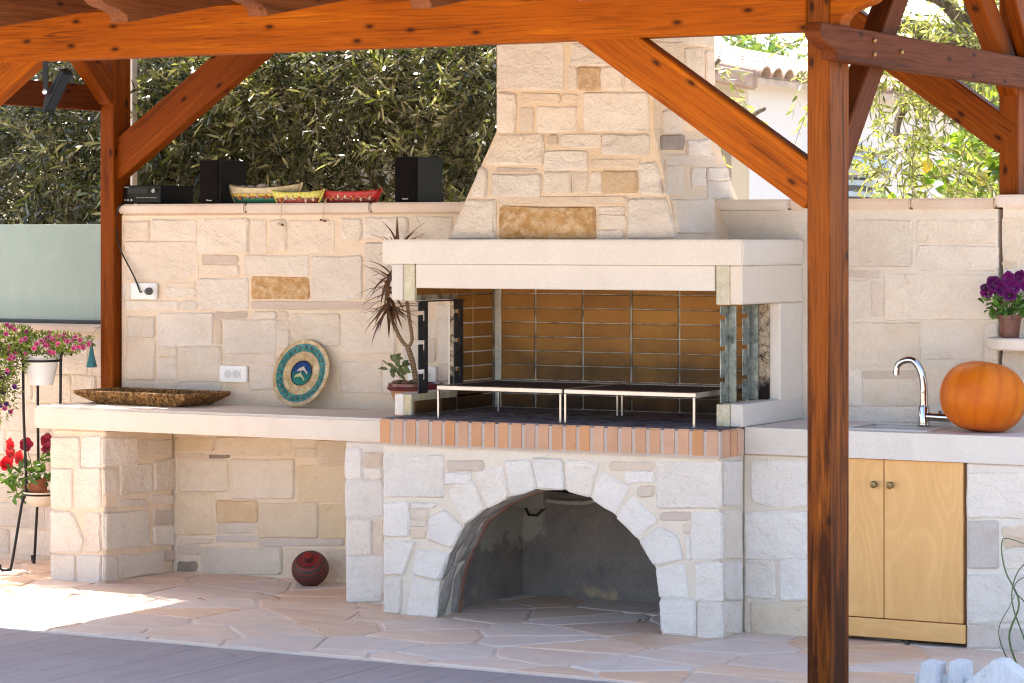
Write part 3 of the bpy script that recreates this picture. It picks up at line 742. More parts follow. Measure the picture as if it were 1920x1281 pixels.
t = NT('weathered_deck'); O = t.obj(); P = t.pos()
comb = t.node('ShaderNodeCombineXYZ'); t.link(t.math('MULTIPLY', t.rnd(), 47.0), comb.inputs[0])
ad = t.node('ShaderNodeVectorMath', operation='ADD'); t.link(P, ad.inputs[0]); t.link(comb.outputs[0], ad.inputs[1])
gr = t.noise(t.mapping(ad.outputs[0], (16, 1.3, 1)), 1.0, 6, .62, .6)
c = t.ramp(gr, [(.28, (.235, .198, .198)), (.5, (.285, .243, .242)), (.75, (.335, .288, .285))])
c = t.mix(t.math('MULTIPLY', t.rnd(), .3), c, (.30, .245, .24))
c = t.mix(t.ramp(t.noise(P, 2.4, 5, .65), [(.45, 0), (.8, .45)]), c, (.36, .32, .32))
DECK = t.done(c, .62, t.bump(gr, .25, .003), .35)
deck = build(MB().box(-7, 9, -4.40, -2.04, -.3, -.03), 'deck', plain('deck_substructure', (.05, .045, .04), .9)); deck['kind'] = 'structure'
def deck_boards():
    rng = random.Random(4); W, L = .185, 1.22
    parts = {}
    for i in range(46):
        x = -2.9 + i*W; y = -2.045; ln = L*(1.0, .36, .70)[i % 3]
        while y > -4.4 + .25:
            ln = min(ln, y + 4.4)
            k = round(ln, 3)
            if k not in parts: parts[k] = mesh_from(MB().box(-W/2+.0015, W/2-.0015, -ln/2+.0015, ln/2-.0015, -.012, .012), 'deck_board', DECK, bevel=.0012)
            inst(parts[k], 'deck_board', deck, Matrix.Translation((x, y-ln/2, -.017 + rng.uniform(-.0006, .0006))))
            y -= ln; ln = L
deck_boards()

# ------------------------------------------------------------------ walls
def coping(parent, x0, x1, y0, y1, z0, z1, cuts, mat):
    xs = [x0] + cuts + [x1]
    for a, b in zip(xs, xs[1:]):
        build(MB().box(a+.0015, b-.0015, y0, y1, z0, z1), 'coping_stone', mat, parent, bevel=.008, seg=2)
wl_ = thing('stone_wall', 'cream limestone wall behind the left counter carrying the stereo and the toy boats', 'wall', (.7, .15, 0))
build(MB().box(-.345, 1.78, 0, .30, -.05, 1.825), 'mortar_core', MORTAR, wl_, bevel=.012)
coping(wl_, -.352, 2.05, -.014, .315, 1.825, 1.872, [.44, 1.18], CAPM)
SKIP_L = []
STONES['wall_left'] = [(f, [(min(u, 1.765), v) for u, v in p]) for f, p in STONES['wall_left'] if min(u for u, v in p) < 1.7 and min(v for u, v in p) > .84]
lay('wall_left', faceY(0), wl_, seed=2, proud=.007)
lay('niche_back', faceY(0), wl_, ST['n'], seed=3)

wr_ = thing('stone_wall', 'cream limestone wall behind the sink and the pumpkin', 'wall', (3.9, .15, 0))
build(MB().box(3.345, 4.376, .002, .30, -.05, 1.825), 'mortar_core', MORTAR_PALE, wr_)
build(MB().box(3.0, 3.344, .003, .30, 1.66, 1.824), 'mortar_core', MORTAR_PALE, wr_)
build(MB().box(4.398, 5.6, .002, .30, -.05, 1.832), 'mortar_core', MORTAR_PALE, wr_)
coping(wr_, 2.99, 4.37, -.02, .315, 1.825, 1.874, [3.4, 3.98], CAPM)
coping(wr_, 4.372, 5.6, -.035, .315, 1.832, 1.886, [5.0], CAPM)
STONES['wall_right'] = [(f, [(max(u, 3.475), v) for u, v in p]) for f, p in STONES['wall_right'] if max(u for u, v in p) > 3.53 and min(v for u, v in p) > .87]
lay('wall_right', faceY(.002), wr_, seed=5, proud=.006)
ashlar(faceY(.002), 4.72, 5.55, .9, 1.8, wr_, ST[''], random.Random(9))

wf_ = thing('stone_wall', 'low stone wall under the frosted glass panel behind the flower stand', 'wall', (-1.6, .2, 0))
build(MB().box(-3.4, -.352, .05, .33, -.05, 1.20), 'mortar_core', MORTAR, wf_)
coping(wf_, -3.4, -.352, .035, .345, 1.20, 1.245, [-2.4, -1.3], CAPM)
ashlar(faceY(.05), -2.0, -.36, .02, 1.18, wf_, ST[''], random.Random(14), (.13, .21), (.14, .4))

# frosted glass windbreak on the low wall
gp = thing('glass_panel', 'frosted pale green glass windbreak on the low wall left of the post', 'glass panel', (-1.9, .19, 1.245))
t = NT('frosted_glass'); P = t.pos()
fl_ = t.noise(t.mapping(P, (9, 9, 2.2)), 1.0, 3, .6, .8)
c = t.mix(t.ramp(fl_, [(.70, 0.0), (.76, .8)]), (.30, .40, .355), (.62, .70, .66))
c = t.mix(t.ramp(t.noise(t.mapping(P, (14, 14, 6)), 1.0, 5, .7), [(.45, 0), (.8, .22)]), c, (.55, .66, .58))
t.done(c, .28, None, .5, **{'Transmission Weight': .25, 'Coat Weight': .5, 'Coat Roughness': .12})
build(MB().box(-3.3, -.46, .185, .197, 1.262, 1.772), 'pane', t.m, gp, bevel=.002)
build(MB().box(-3.3, -.46, .172, .21, 1.246, 1.266), 'bottom_rail', plain('dark_rail', (.03, .035, .035), .4), gp, bevel=.002)

pole = thing('white_pole', 'thin white painted pole right behind the left pergola post', 'pole', (-.375, .36, 0))
build(MB().box(-.562, -.520, .34, .385, -.05, 3.2), 'shaft', plain('white_painted_steel', (.72, .66, .58), .5, var=.08, scale=6), pole, bevel=.004)
build(MB().box(-.572, -.510, .33, .395, 3.2, 3.215), 'cap', plain('white_cap', (.7, .66, .6), .5), pole, bevel=.003)

# ------------------------------------------------------------------ left counter
cl = thing('stone_counter', 'low stone counter with a smooth cream slab over an open bay, left of the fireplace', 'counter', (.6, -.3, 0))
build(MB().box(-.43, 1.757, -.60, -.012, .752, .862), 'slab', SLAB_L, cl, bevel=.012, seg=2)
build(MB().box(-.32, 0, -.58, -.012, -.05, .751), 'pier', MORTAR, cl, bevel=.01)
build(MB().box(1.40, 1.775, -.585, -.012, -.05, .751), 'pier', MORTAR_PALE, cl, bevel=.01)
lay('pillar_front', faceY(-.58), cl, seed=6); lay('pillar_side', faceX(0), cl, seed=7, proud=.011); lay('block_front', faceY(-.585), cl, WHITE, 8)

# ------------------------------------------------------------------ right counter with the sink
cr = thing('stone_counter', 'pale stone counter with a grey slab and an inset sink, right of the fireplace', 'counter', (4.4, -.3, 0))
SX0, SX1, SY0, SY1 = 3.86, 4.22, -.50, -.14
for bx in ((3.455, SX0, -.62, -.008), (SX1, 5.5, -.62, -.008), (SX0, SX1, -.62, SY0), (SX0, SX1, SY1, -.008)):
    build(MB().box(bx[0], bx[1], bx[2], bx[3], .772, .885), 'slab', SLAB_R, cr)
bas = MB()
bas.box(SX0, SX1, SY0, SY1, .70, .715); bas.box(SX0, SX0+.012, SY0+.012, SY1-.012, .715, .882); bas.box(SX1-.012, SX1, SY0+.012, SY1-.012, .715, .882)
bas.box(SX0, SX1, SY0, SY0+.012, .715, .882); bas.box(SX0, SX1, SY1-.012, SY1, .715, .882)
build(bas, 'sink_basin', SLAB_R, cr)
rim = MB()
for b in ((SX0-.03, SX1+.03, SY0-.03, SY0+.006), (SX0-.03, SX1+.03, SY1-.006, SY1+.03), (SX0-.03, SX0+.006, SY0+.006, SY1-.006), (SX1-.006, SX1+.03, SY0+.006, SY1-.006)):
    rim.box(*b, .8852, .891)
build(rim, 'sink_rim', SLAB_R, cr)
build(MB().box(3.4385, 3.757, -.60, -.012, -.05, .771), 'pier', MORTAR_PALE, cr, bevel=.008)
build(MB().box(4.447, 5.5, -.60, -.012, -.05, .771), 'pier', MORTAR_PALE, cr, bevel=.008)
STONES['right_base'] = [(f, [(max(u, 3.452), v) if max(q[0] for q in p) < 3.9 else (max(u, 4.455), v) for u, v in p]) for f, p in STONES['right_base']]
lay('right_base', faceY(-.60), cr, WHITE, 10)
ashlar(faceY(-.60), 4.76, 5.45, .02, .76, cr, WHITE, random.Random(3))

t = NT('birch_ply'); O = t.obj()
comb = t.node('ShaderNodeCombineXYZ'); t.link(t.math('MULTIPLY', t.rnd(), 31.0), comb.inputs[0])
ad = t.node('ShaderNodeVectorMath', operation='ADD'); t.link(O, ad.inputs[0]); t.link(comb.outputs[0], ad.inputs[1]); Q = ad.outputs[0]
rings = t.math('SINE', t.math('MULTIPLY', t.noise(t.mapping(Q, (.9, 3.6, 3.6)), 1.0, 2, .45, .4), 85.0))
c = t.mix(t.ramp(rings, [(.1, 0), (.9, 1)]), (.69, .375, .132), (.725, .405, .150))
c = t.mix(t.ramp(t.noise(t.mapping(Q, (2, 7, 7)), 1.0, 3), [(.35, 0), (.7, 1)]), c, t.mix(1.0, c, (1.1, 1.14, 1.22), 'MULTIPLY'))
c = t.mix(.35, c, t.ramp(t.noise(t.mapping(Q, (14, 190, 190)), 1.0, 3), [(.3, .8), (.6, 1.0)]), 'MULTIPLY')
BIRCH = t.done(c, .42, None, .3)
cab = thing('cupboard', 'light birch cupboard with two doors under the sink counter', 'cupboard', (4.08, -.3, 0))
box_ = MB(); box_.box(3.76, 3.778, -.575, -.02, .10, .770); box_.box(4.427, 4.445, -.575, -.02, .10, .770); box_.box(3.778, 4.427, -.045, -.02, .10, .770); box_.box(3.778, 4.427, -.575, -.045, .10, .118)
build(box_, 'carcass', plain('cupboard_shadow_wood', (.20, .10, .04), .6), cab)
for x0, x1, kx in ((3.772, 4.081, 4.046), (4.085, 4.432, 4.118)):
    L = .667; M = axes(((x0+x1)/2, -.587, .102+L/2), Vector((0, 0, 1)), Vector((1, 0, 0)), Vector((0, 1, 0)))
    d = build(MB().box(-L/2, L/2, -(x1-x0)/2, (x1-x0)/2, -.010, .010), 'door', BIRCH, cab, bevel=.002, M=M)
    k = MB().lathe([(.004, 0), (.011, .002), (.012, .004), (.006, .008), (.006, .014), (.0135, .019), (.0155, .025), (.012, .031), (1e-5, .033)], 20, Matrix.Translation((kx, -.597, .664)) @ Matrix.Rotation(rad(90), 4, 'X'))
    build(k, 'knob', plain('antique_brass', (.20, .15, .07), .35, .9), d, smooth=True)
Lp = 4.445-3.76
build(MB().box(-Lp/2, Lp/2, -.039, .039, -.009, .009), 'plinth', BIRCH, cab, bevel=.0015, M=axes(((3.76+4.445)/2, -.600, .060), Vector((1, 0, 0)), Vector((0, 0, 1)), Vector((0, -1, 0))))

# ------------------------------------------------------------------ barbecue fireplace
bb = thing('barbecue_fireplace', 'cream stone barbecue fireplace with arched niche, brick ledge, deep hood and flared chimney', 'fireplace', (2.6, -.4, 0))
AX0, AX1 = 2.049, 3.173
# the arch is a little lopsided, its edge following the cut stones
ar = [(2.059, 0.082), (2.073, 0.167), (2.097, 0.233), (2.119, 0.286), (2.143, 0.322), (2.197, 0.418), (2.250, 0.463), (2.311, 0.502), (2.367, 0.533), (2.428, 0.560), (2.493, 0.581), (2.561, 0.599), (2.629, 0.605), (2.701, 0.604), (2.763, 0.593), (2.824, 0.577), (2.890, 0.543), (2.951, 0.503), (3.006, 0.456), (3.061, 0.403), (3.106, 0.350), (3.142, 0.289), (3.158, 0.223), (3.166, 0.161)]
ar = [(AX0, .0)] + ar + [(AX1, .0)]
front = [(1.777, -.05), (AX0, -.05)] + ar + [(AX1, -.05), (3.438, -.05), (3.438, .764), (1.777, .764)]
build(MB().prism(front, lambda u, v, w: (u, w, v), -.85, -.66), 'front_wall', MORTAR_PALE, bb)
lin = MB()
na = len(ar)
cxa, cza = (AX0+AX1)/2, .18
def inward(p, d, y):
    v = Vector((p[0]-cxa, 0, max(p[1]-cza, 0) if p[1] < .2 else p[1]-cza)).normalized()
    return (p[0]-v.x*d, y, p[1]-v.z*d)
ny = 6
grid = [[inward(ar[i], (0 if j == 0 else NR.uniform(-.004, .012)), -.849 + .195*j/(ny-1)) for i in range(na)] for j in range(ny)]
lin.v = [p for row in grid for p in row]
lin.f = [(j*na+i, j*na+i+1, (j+1)*na+i+1, (j+1)*na+i) for j in range(ny-1) for i in range(na-1)]
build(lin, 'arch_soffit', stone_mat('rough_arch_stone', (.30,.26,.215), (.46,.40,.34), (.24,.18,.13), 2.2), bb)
ring = MB()
for i in range(na-1):
    q = [inward(ar[i], .0, -.665), inward(ar[i+1], .0, -.665), inward(ar[i+1], .013, -.665), inward(ar[i], .013, -.665)]
    ring.add(q + [(x, y+.02, z) for x, y, z in q], [(0, 1, 2, 3), (4, 7, 6, 5), (3, 2, 6, 7), (0, 4, 5, 1)])
build(ring, 'brick_arch_ring', plain('niche_brick', (.26, .13, .085), .9, var=.3), bb)
build(MB().box(1.777, 1.955, -.66, .30, -.05, .764), 'side_wall', MORTAR_PALE, bb)
build(MB().box(3.26, 3.438, -.66, .0, -.05, .764), 'side_wall', MORTAR_PALE, bb)
t = NT('niche_render'); P = t.pos()
c = t.mix(t.ramp(t.noise(P, 6, 6, .65), [(.3, 0), (.7, 1)]), (.22, .195, .18), (.36, .30, .255))
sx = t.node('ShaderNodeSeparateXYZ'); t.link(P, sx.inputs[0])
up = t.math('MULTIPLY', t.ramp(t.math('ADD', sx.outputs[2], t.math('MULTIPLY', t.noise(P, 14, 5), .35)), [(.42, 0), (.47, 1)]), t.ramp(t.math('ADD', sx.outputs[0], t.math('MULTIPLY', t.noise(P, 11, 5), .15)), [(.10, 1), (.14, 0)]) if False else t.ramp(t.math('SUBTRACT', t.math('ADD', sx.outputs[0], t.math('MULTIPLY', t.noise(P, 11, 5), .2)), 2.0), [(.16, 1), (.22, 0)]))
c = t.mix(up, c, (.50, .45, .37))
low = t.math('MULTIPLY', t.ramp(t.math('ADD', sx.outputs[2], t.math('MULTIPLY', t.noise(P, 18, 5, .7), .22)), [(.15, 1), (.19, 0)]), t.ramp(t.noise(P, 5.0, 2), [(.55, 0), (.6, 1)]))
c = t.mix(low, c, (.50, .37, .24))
c = t.mix(.5, c, t.ramp(t.noise(P, 120, 3), [(.3, .6), (.65, 1.1)]), 'MULTIPLY')
NICHE_M = t.done(c, .92, t.bump(t.noise(P, 70, 5, .65), .5, .006), .2)
build(MB().box(1.955, 3.26, .09, .12, -.02, .764), 'niche_back', NICHE_M, bb)
build(MB().box(1.956, 1.978, -.64, .088, -.02, .74), 'niche_side', NICHE_M, bb)
build(MB().box(3.238, 3.259, -.64, .088, -.02, .74), 'niche_side', NICHE_M, bb)
build(MB().box(1.78, 3.435, -.655, .30, .7645, .790), 'hearth_base', NICHE_M, bb)
lay('ped_front', faceY(-.85), bb, WHITE, 12, .010); lay('ped_side', faceX(3.438), bb, WHITE, 13, .009)
jb = plain('junction_box_plastic', (.42, .38, .32), .5)
bx = build(MB().box(1.985, 2.135, .0, .088, .418, .53), 'junction_box', jb, bb, bevel=.004)
build(MB().tube([(2.136, .04, .455), (2.25, .05, .448), (2.33, .05, .452), (2.43, .06, .475), (2.62, .07, .50)], .011, 8), 'conduit', plain('conduit_pvc', (.5, .46, .38), .5), bb, smooth=True)
build(MB().tube([(2.03, .02, .42), (2.05, .015, .385), (2.085, .03, .382), (2.12, .05, .42)], .007, 6), 'cable', plain('black_cable_sheath', (.012, .012, .012), .5), bb, smooth=True)
build(MB().tube([(2.14, .02, .515), (2.3, .0, .505), (2.45, .03, .48), (2.56, .05, .47)], .012, 6), 'cable', plain('black_cable_old', (.015, .013, .012), .6), bb, smooth=True)

# brick ledge
BRK = stone_mat('terracotta_brick', (.52, .275, .155), (.60, .335, .195), (.45, .225, .12), .2, None, .8, .6)
build(MB().box(1.768, 3.452, -.8675, -.62, .7655, .878), 'ledge_core', stone_mat('grey_pointing', (.46, .38, .33), (.54, .46, .40), (.38, .30, .26), .4), bb)
bme = mesh_from(MB().box(-.0305, .0305, -.010, .060, -.0575, .0575), 'brick', BRK, bevel=.006, seg=2)
nb = 25; pitch = (3.452-1.762)/nb
for i in range(nb):
    inst(bme, 'brick', bb, Matrix.Translation((1.762 + pitch*(i+.5), -.862, .8255 + .0006*i*.2)) @ Matrix.Diagonal((pitch/.0675*1.0, 1, 1, 1)))
bside = mesh_from(MB().box(-.060, .010, -.0305, .0305, -.0575, .0575), 'brick', BRK, bevel=.006, seg=2)
for i in range(3): inst(bside, 'brick', bb, Matrix.Translation((3.452, -.826 + .0675*i+.012, .8262)))

# firebox
FB = NT('fire_brick'); P = FB.pos(); r = FB.rnd()
n = FB.noise(P, 3.2, 4, .6)
c = FB.mix(FB.ramp(n, [(.3, 0), (.7, 1)]), (.27, .115, .026), (.40, .185, .038))
hv = FB.node('ShaderNodeHueSaturation'); FB.link(FB.math('ADD', FB.math('MULTIPLY', r, .3), .82), hv.inputs['Value']); FB.link(c, hv.inputs['Color'])
sz = FB.node('ShaderNodeSeparateXYZ'); FB.link(P, sz.inputs[0])
sv = FB.math('ADD', sz.outputs[2], FB.math('MULTIPLY', FB.noise(P, 2.6, 5, .65, .6), .75))
soot = FB.ramp(sv, [(1.38, .92), (1.62, 0)]) if False else FB.ramp(FB.math('SUBTRACT', sv, .8), [(.44, .93), (.60, .62), (.86, 0)])
c = FB.mix(soot, hv.outputs[0], (.045, .026, .016))
FIREB = FB.done(c, .72, FB.bump(FB.noise(P, 60, 5), .3, .003), .3)
t = NT('firebox_mortar'); P = t.pos()
FMORT = t.done(t.mix(t.ramp(t.noise(P, 14, 5), [(.35, 0), (.65, 1)]), (.16, .125, .085), (.48, .43, .34)), .9, t.bump(t.noise(P, 60, 4), .4, .004), .2)
FX0, FX1, FYB = 1.81, 3.335, .10
build(MB().box(1.79, 3.46, FYB+.004, .28, .79, 1.70), 'firebox_back', FMORT, bb)
build(MB().box(1.758, FX0-.004, -.25, FYB+.0, .884, 1.412), 'rear_jamb', PLASTER, bb, bevel=.006)
build(MB().box(FX1+.004, 3.46, -.25, .0, .884, 1.412), 'rear_jamb', PLASTER, bb, bevel=.006)
rows = [1.5+.0]
zs = [.888, .955, 1.0235, 1.092, 1.160, 1.228, 1.2965, 1.365, 1.433, 1.501, 1.569]
cols = [FX0, 2.04, 2.296, 2.552, 2.80, 3.06, FX1]
cache = {}
def fbrick(w, h):
    k = (round(w, 3), round(h, 3))
    if k not in cache: cache[k] = mesh_from(MB().box(-w/2, w/2, -.006, .02, -h/2, h/2), 'fire_brick', FIREB, bevel=.003)
    return cache[k]
for z0, z1 in zip(zs, zs[1:]):
    for x0, x1 in zip(cols, cols[1:]):
        inst(fbrick(x1-x0-.011, z1-z0-.0055), 'fire_brick', bb, Matrix.Translation(((x0+x1)/2, FYB+.002, (z0+z1)/2)))
    for y0, y1 in ((-.64, -.40), (-.40, -.25), (-.25, -.10), (-.10, .095)):
        if y1 <= -.25 and .97 < (z0+z1)/2 < 1.40: continue
        for X, sgn in ((FX0, 1), (FX1, -1)):
            M = Matrix.Translation((X-.004*sgn, (y0+y1)/2, (z0+z1)/2)) @ Matrix.Rotation(rad(90*sgn), 4, 'Z')
            inst(fbrick(y1-y0-.009, z1-z0-.007), 'fire_brick', bb, M)
# white mortar fillet in the left corner, and one vertical joint
build(MB().box(FX0+.012, FX0+.048, FYB-.014, FYB-.003, .885, 1.575), 'corner_mortar', stone_mat('white_mortar', (.62, .58, .48), (.72, .68, .58), (.35, .28, .2), 1.6, None, 2.0), bb, bevel=.005)
build(MB().box(2.549, 2.559, FYB-.008, FYB-.001, 1.0, 1.575), 'mortar_joint', FMORT, bb, bevel=.002)
t = NT('ash_floor'); P = t.pos()
ASH = t.done(t.mix(t.ramp(t.noise(P, 14, 6, .7), [(.35, 0), (.7, 1)]), (.07, .055, .06), (.30, .26, .27)), .95, t.bump(t.noise(P, 40, 5), .6, .01), .1)
build(MB().box(1.772, 3.446, -.862, FYB, .8785, .886), 'hearth_floor', ASH, bb)
# low side sills, raw concrete outside the brick lining
CONCB = CONC
for x0, x1, xa, xb in ((1.715, 1.765, 1.767, FX0-.004), (3.405, 3.462, FX1+.004, 3.403)):
    build(MB().box(x0, x1, -.66, -.012 if x0 > 3 else .0, .8865, .985), 'sill', SLAB_R, bb, bevel=.005)
    build(MB().box(xa, xb, -.66, .0, .8865, .983), 'sill_core', CONCB, bb, bevel=.004)
# hood
build(MB().box(1.652, 3.468, -.668, .0, 1.581, 1.692), 'hood_slab', PLASTER, bb, bevel=.007, seg=2)
build(MB().box(1.826, 3.33, -.655, -.60, 1.47, 1.580), 'hood_band', PLASTER, bb, bevel=.004)
for x0, x1, xa, xb in ((1.70, 1.762, 1.764, FX0+.012), (3.405, 3.462, FX1+.002, 3.403)):
    build(MB().box(x0, x1, -.662, .0, 1.413, 1.580), 'hood_side', PLASTER, bb, bevel=.005)
    build(MB().box(xa, xb, -.658, -.632, 1.411, 1.580), 'hood_side_core', CONCB, bb, bevel=.004)
    build(MB().box(xa if x0 < 3 else FX1+.006, FX0-.006 if x0 < 3 else xb, -.631, .0, 1.413, 1.580), 'hood_side_core', FMORT, bb)
build(MB().box(FX0, FX1, -.60, FYB, 1.5745, 1.5805), 'hood_soffit', FMORT, bb)
# slotted brackets
STEEL_D = plain('sooty_steel', (.055, .06, .065), .5, .6, var=.35, scale=30)
t = NT('galvanised_steel'); P = t.pos()
GALV = t.done(t.ramp(t.noise(P, 24, 6, .7), [(.30, (.06, .06, .055)), (.5, (.24, .265, .24)), (.72, (.44, .42, .32))]), .5, t.bump(t.noise(P, 60, 4), .3, .003), .5, .45)
def bracket(X, y0, right):
    z0, z1 = .985, 1.412
    poly = [(y0, z0)]
    for zc in (1.075, 1.21, 1.345):                       # hook-shaped slots open to the front
        poly += [(y0, zc), (y0+.042, zc), (y0+.042, zc-.028), (y0+.056, zc-.028), (y0+.056, zc+.019), (y0, zc+.019)]
    z1 = 1.404
    poly += [(y0, z1), (y0+.085, z1), (y0+.085, z0)]
    b = build(MB().prism(poly, lambda u, v, w: (w, u, v), X, X+.004), 'slotted_bracket', GALV if right else STEEL_D, bb)
    if right:
        build(MB().box(X+.005, X+.040, y0+.081, y0+.085, z0, z1), 'flange', GALV, b)
t = NT('sooty_concrete'); P = t.pos(); sx = t.node('ShaderNodeSeparateXYZ'); t.link(P, sx.inputs[0])
c = t.ramp(t.noise(P, 30, 6, .75), [(.38, (.03, .022, .02)), (.5, (.36, .27, .18)), (.7, (.58, .50, .36))])
c = t.mix(t.ramp(t.math('ADD', sx.outputs[2], t.math('MULTIPLY', t.noise(P, 16, 5, .7), .18)), [(.16, 1), (.2, 0)]) if False else t.ramp(t.math('SUBTRACT', t.math('ADD', sx.outputs[2], t.math('MULTIPLY', t.noise(P, 18, 5, .7), .2)), 1.0), [(.14, 1), (.19, 0)]), c, (.018, .012, .012))
SOOTC = t.done(c, .9, t.bump(t.noise(P, 70, 5), .6, .006), .2)
build(MB().box(FX1+.003, 3.412, -.266, -.2505, .986, 1.411), 'jamb_face', SOOTC, bb, bevel=.003)
build(MB().box(FX0-.030, FX0-.005, -.268, -.2505, .986, 1.411), 'jamb_face', SOOTC, bb, bevel=.003)
build(MB().box(FX0-.004, FX0+.020, -.615, -.205, 1.4045, 1.4108), 'top_bar', STEEL_D, bb)
bracket(FX0+.004, -.615, False); bracket(FX0+.004, -.29, False); bracket(FX1-.008, -.595, True); bracket(FX1-.008, -.36, True)
build(MB().tube([(2.06, FYB-.02, 1.505), (2.10, FYB-.05, 1.475), (2.125, FYB-.03, 1.46)], .006, 6), 'hook', STEEL_D, bb, smooth=True)
build(MB().tube([(2.125, FYB-.03, 1.463), (2.2, FYB-.02, 1.465), (2.26, FYB-.018, 1.480), (2.30, FYB-.012, 1.478)], .002, 5), 'wire', STEEL_D, bb, smooth=True)
# chimney
ZB, ZH = 2.19, 1.692
def sect(z):
    k = max(0.0, (ZB-z)/(ZB-ZH)); return 2.12-.185*k, 2.92+.185*k, -.42-.13*k
cv, cf = [], []
for z in (ZH-.002, ZB, 3.6):
    x0, x1, yf = sect(z)
    cv += [(x0, yf, z), (x1, yf, z), (x1, .23, z), (x0, .23, z)]
for a in (0, 4):
    for k in range(4):
        j = (k+1) % 4; cf.append((a+k, a+j, a+4+j, a+4+k))
cf += [(3, 2, 1, 0), (8, 9, 10, 11)]
build(MB().add(cv, cf), 'chimney_core', MORTAR, bb)
def f_front(u, v, w): return Vector((u, sect(v)[2]-w, v))
def f_right(u, v, w): return Vector((sect(v)[1]+w, u, v))
lay('ch_front', f_front, bb, seed=15, proud=.010)
STONES['ch_right'] = [(f, [(max(-.545, min(u, .222)), v) for u, v in p]) for f, p in STONES['ch_right']]
lay('ch_right', f_right, bb, seed=16, proud=.009)
ashlar(f_front, 2.13, 2.91, 2.6, 2.98, bb, ST[''], random.Random(8)); ashlar(f_right, -.41, .22, 2.58, 2.9, bb, ST[''], random.Random(18))
# ------------------------------------------------------------------ pergola over the barbecue
pg = thing('pergola', 'orange varnished timber pergola with braces, curved rafter tails and a plank roof over the barbecue', 'pergola', (2, -1, 0))
timber('post', (4.415, -2.005, -.01), (4.415, -2.005, 2.80), .19, .09, W_POST, pg, up=(1,0,0))
timber('post', (-.22, -2.005, -.01), (-.22, -2.005, 2.80), .19, .09, W_ORANGE, pg, up=(1,0,0))
timber('post', (-.393, .025, .864), (-.393, .025, 2.82), .15, .087, W_DEEP, pg, up=(1,0,0))
timber('post', (4.403, .135, -.02), (4.403, .135, 2.83), .15, .087, W_DEEP, pg, up=(1,0,0))
timber('front_beam', (-.9, -2.05, 2.562), (4.368, -2.05, 2.562), .10, .203, W_ORANGE, pg)
timber('rear_beam', (-.9, .025, 2.925), (2.04, .025, 2.925), .09, .20, W_ORANGE, pg)
timber('rear_beam', (3.02, .09, 2.925), (5.0, .09, 2.925), .09, .20, W_ORANGE, pg)
timber('brace', (3.38, -2.05, 2.574), (4.40, -2.05, 1.870), .085, .158, W_ORANGE, pg)
timber('brace', (-.20, -2.05, 1.870), (.82, -2.05, 2.574), .085, .158, W_ORANGE, pg)
timber('brace', (-.40, .025, 2.075), (.92, .025, 2.97), .085, .182, W_DEEP, pg)
timber('brace', (4.40, .10, 2.13), (3.28, .10, 2.93), .085, .150, W_DEEP, pg)
timber('brace', (4.415, -1.95, 1.985), (4.415, -1.07, 2.955), .085, .120, W_DARK, pg)
timber('brace', (-.393, -.02, 2.43), (-.393, -.72, 3.03), .085, .125, W_DEEP, pg)
timber('brace', (4.403, .10, 2.36), (4.403, -.70, 3.02), .085, .12, W_DEEP, pg)
timber('brace', (4.500, .10, 2.40), (4.500, -.40, 3.02), .06, .10, W_DEEP, pg)
def scroll(y0, z_lo, z_hi, reach, n=8):
    """S-shaped end of a timber: from the lower corner out to the tip, points (y, z)"""
    out = []
    for i in range(n+1):
        k = i/n
        y = y0 - reach*(.5 - .5*math.cos(math.pi*k))*(.75 + .25*k)
        z = z_lo + (z_hi - z_lo)*(k + .10*math.sin(2*math.pi*k))
        out.append((y, z))
    return out
def beam_end():
    prof = [(4.462, 2.461), (4.495, 2.461)] + [(4.495 + .165*(.5-.5*math.cos(math.pi*k/8)), 2.461 + .17*k/8 + .016*math.sin(2*math.pi*k/8)) for k in range(1, 9)] + [(4.665, 2.6635), (4.462, 2.6635)]
    M = axes((0, -2.05, 0), Vector((1, 0, 0)), Vector((0, 1, 0)), Vector((0, 0, 1)))
    build(MB().prism(prof, lambda u, v, w: (u, w, v), -.05, .05), 'front_beam', W_ORANGE, pg, bevel=.003, M=M)
beam_end()
def rail(x0, x1, z0, z1, yb, yf, mat):
    prof = [(yb, z0)] + scroll(yf+.15, z0, z1-.035, .165) + [(yf, z1), (yb, z1)]
    M = axes(((x0+x1)/2, 0, 0), Vector((0, -1, 0)), Vector((1, 0, 0)), Vector((0, 0, 1)))
    mb = MB().prism([(-y, z) for y, z in prof], lambda u, v, w: (u, w, v), -(x1-x0)/2, (x1-x0)/2)
    return build(mb, 'side_rail', mat, pg, bevel=.003, M=M)
rail(4.462, 4.525, 2.345, 2.472, .45, -2.33, W_DARK)
rail(-.50, -.438, 2.357, 2.487, .10, -2.33, W_DARK)
for p in ((4.527, -1.83, 2.437), (4.527, -1.83, 2.385), (4.527, -1.55, 2.41)):
    build(MB().lathe([(.010, 0), (.010, .004), (.006, .008), (1e-5, .009)], 8, Matrix.Translation(p) @ Matrix.Rotation(rad(90), 4, 'Y')), 'bolt', plain('brass_bolt', (.3, .19, .07), .4, .7), pg)
SL = .179
def rafter(x):
    zb = lambda y: 2.666 + SL*(y + 2.1)
    w = .085; hgt = .15
    prof = [(.62, zb(.62))] + [(y, z) for y, z in scroll(-2.80, zb(-2.80), zb(-2.98)+hgt-.02, .19)] + [(-2.99, zb(-2.99)+hgt), (.62, zb(.62)+hgt)]
    M = axes((x, 0, 0), Vector((0, -1, 0)), Vector((1, 0, 0)), Vector((0, 0, 1)))
    build(MB().prism([(-y, z) for y, z in prof], lambda u, v, ww: (u, ww, v), -w/2, w/2), 'rafter', W_RAFTER, pg, bevel=.003, M=M)
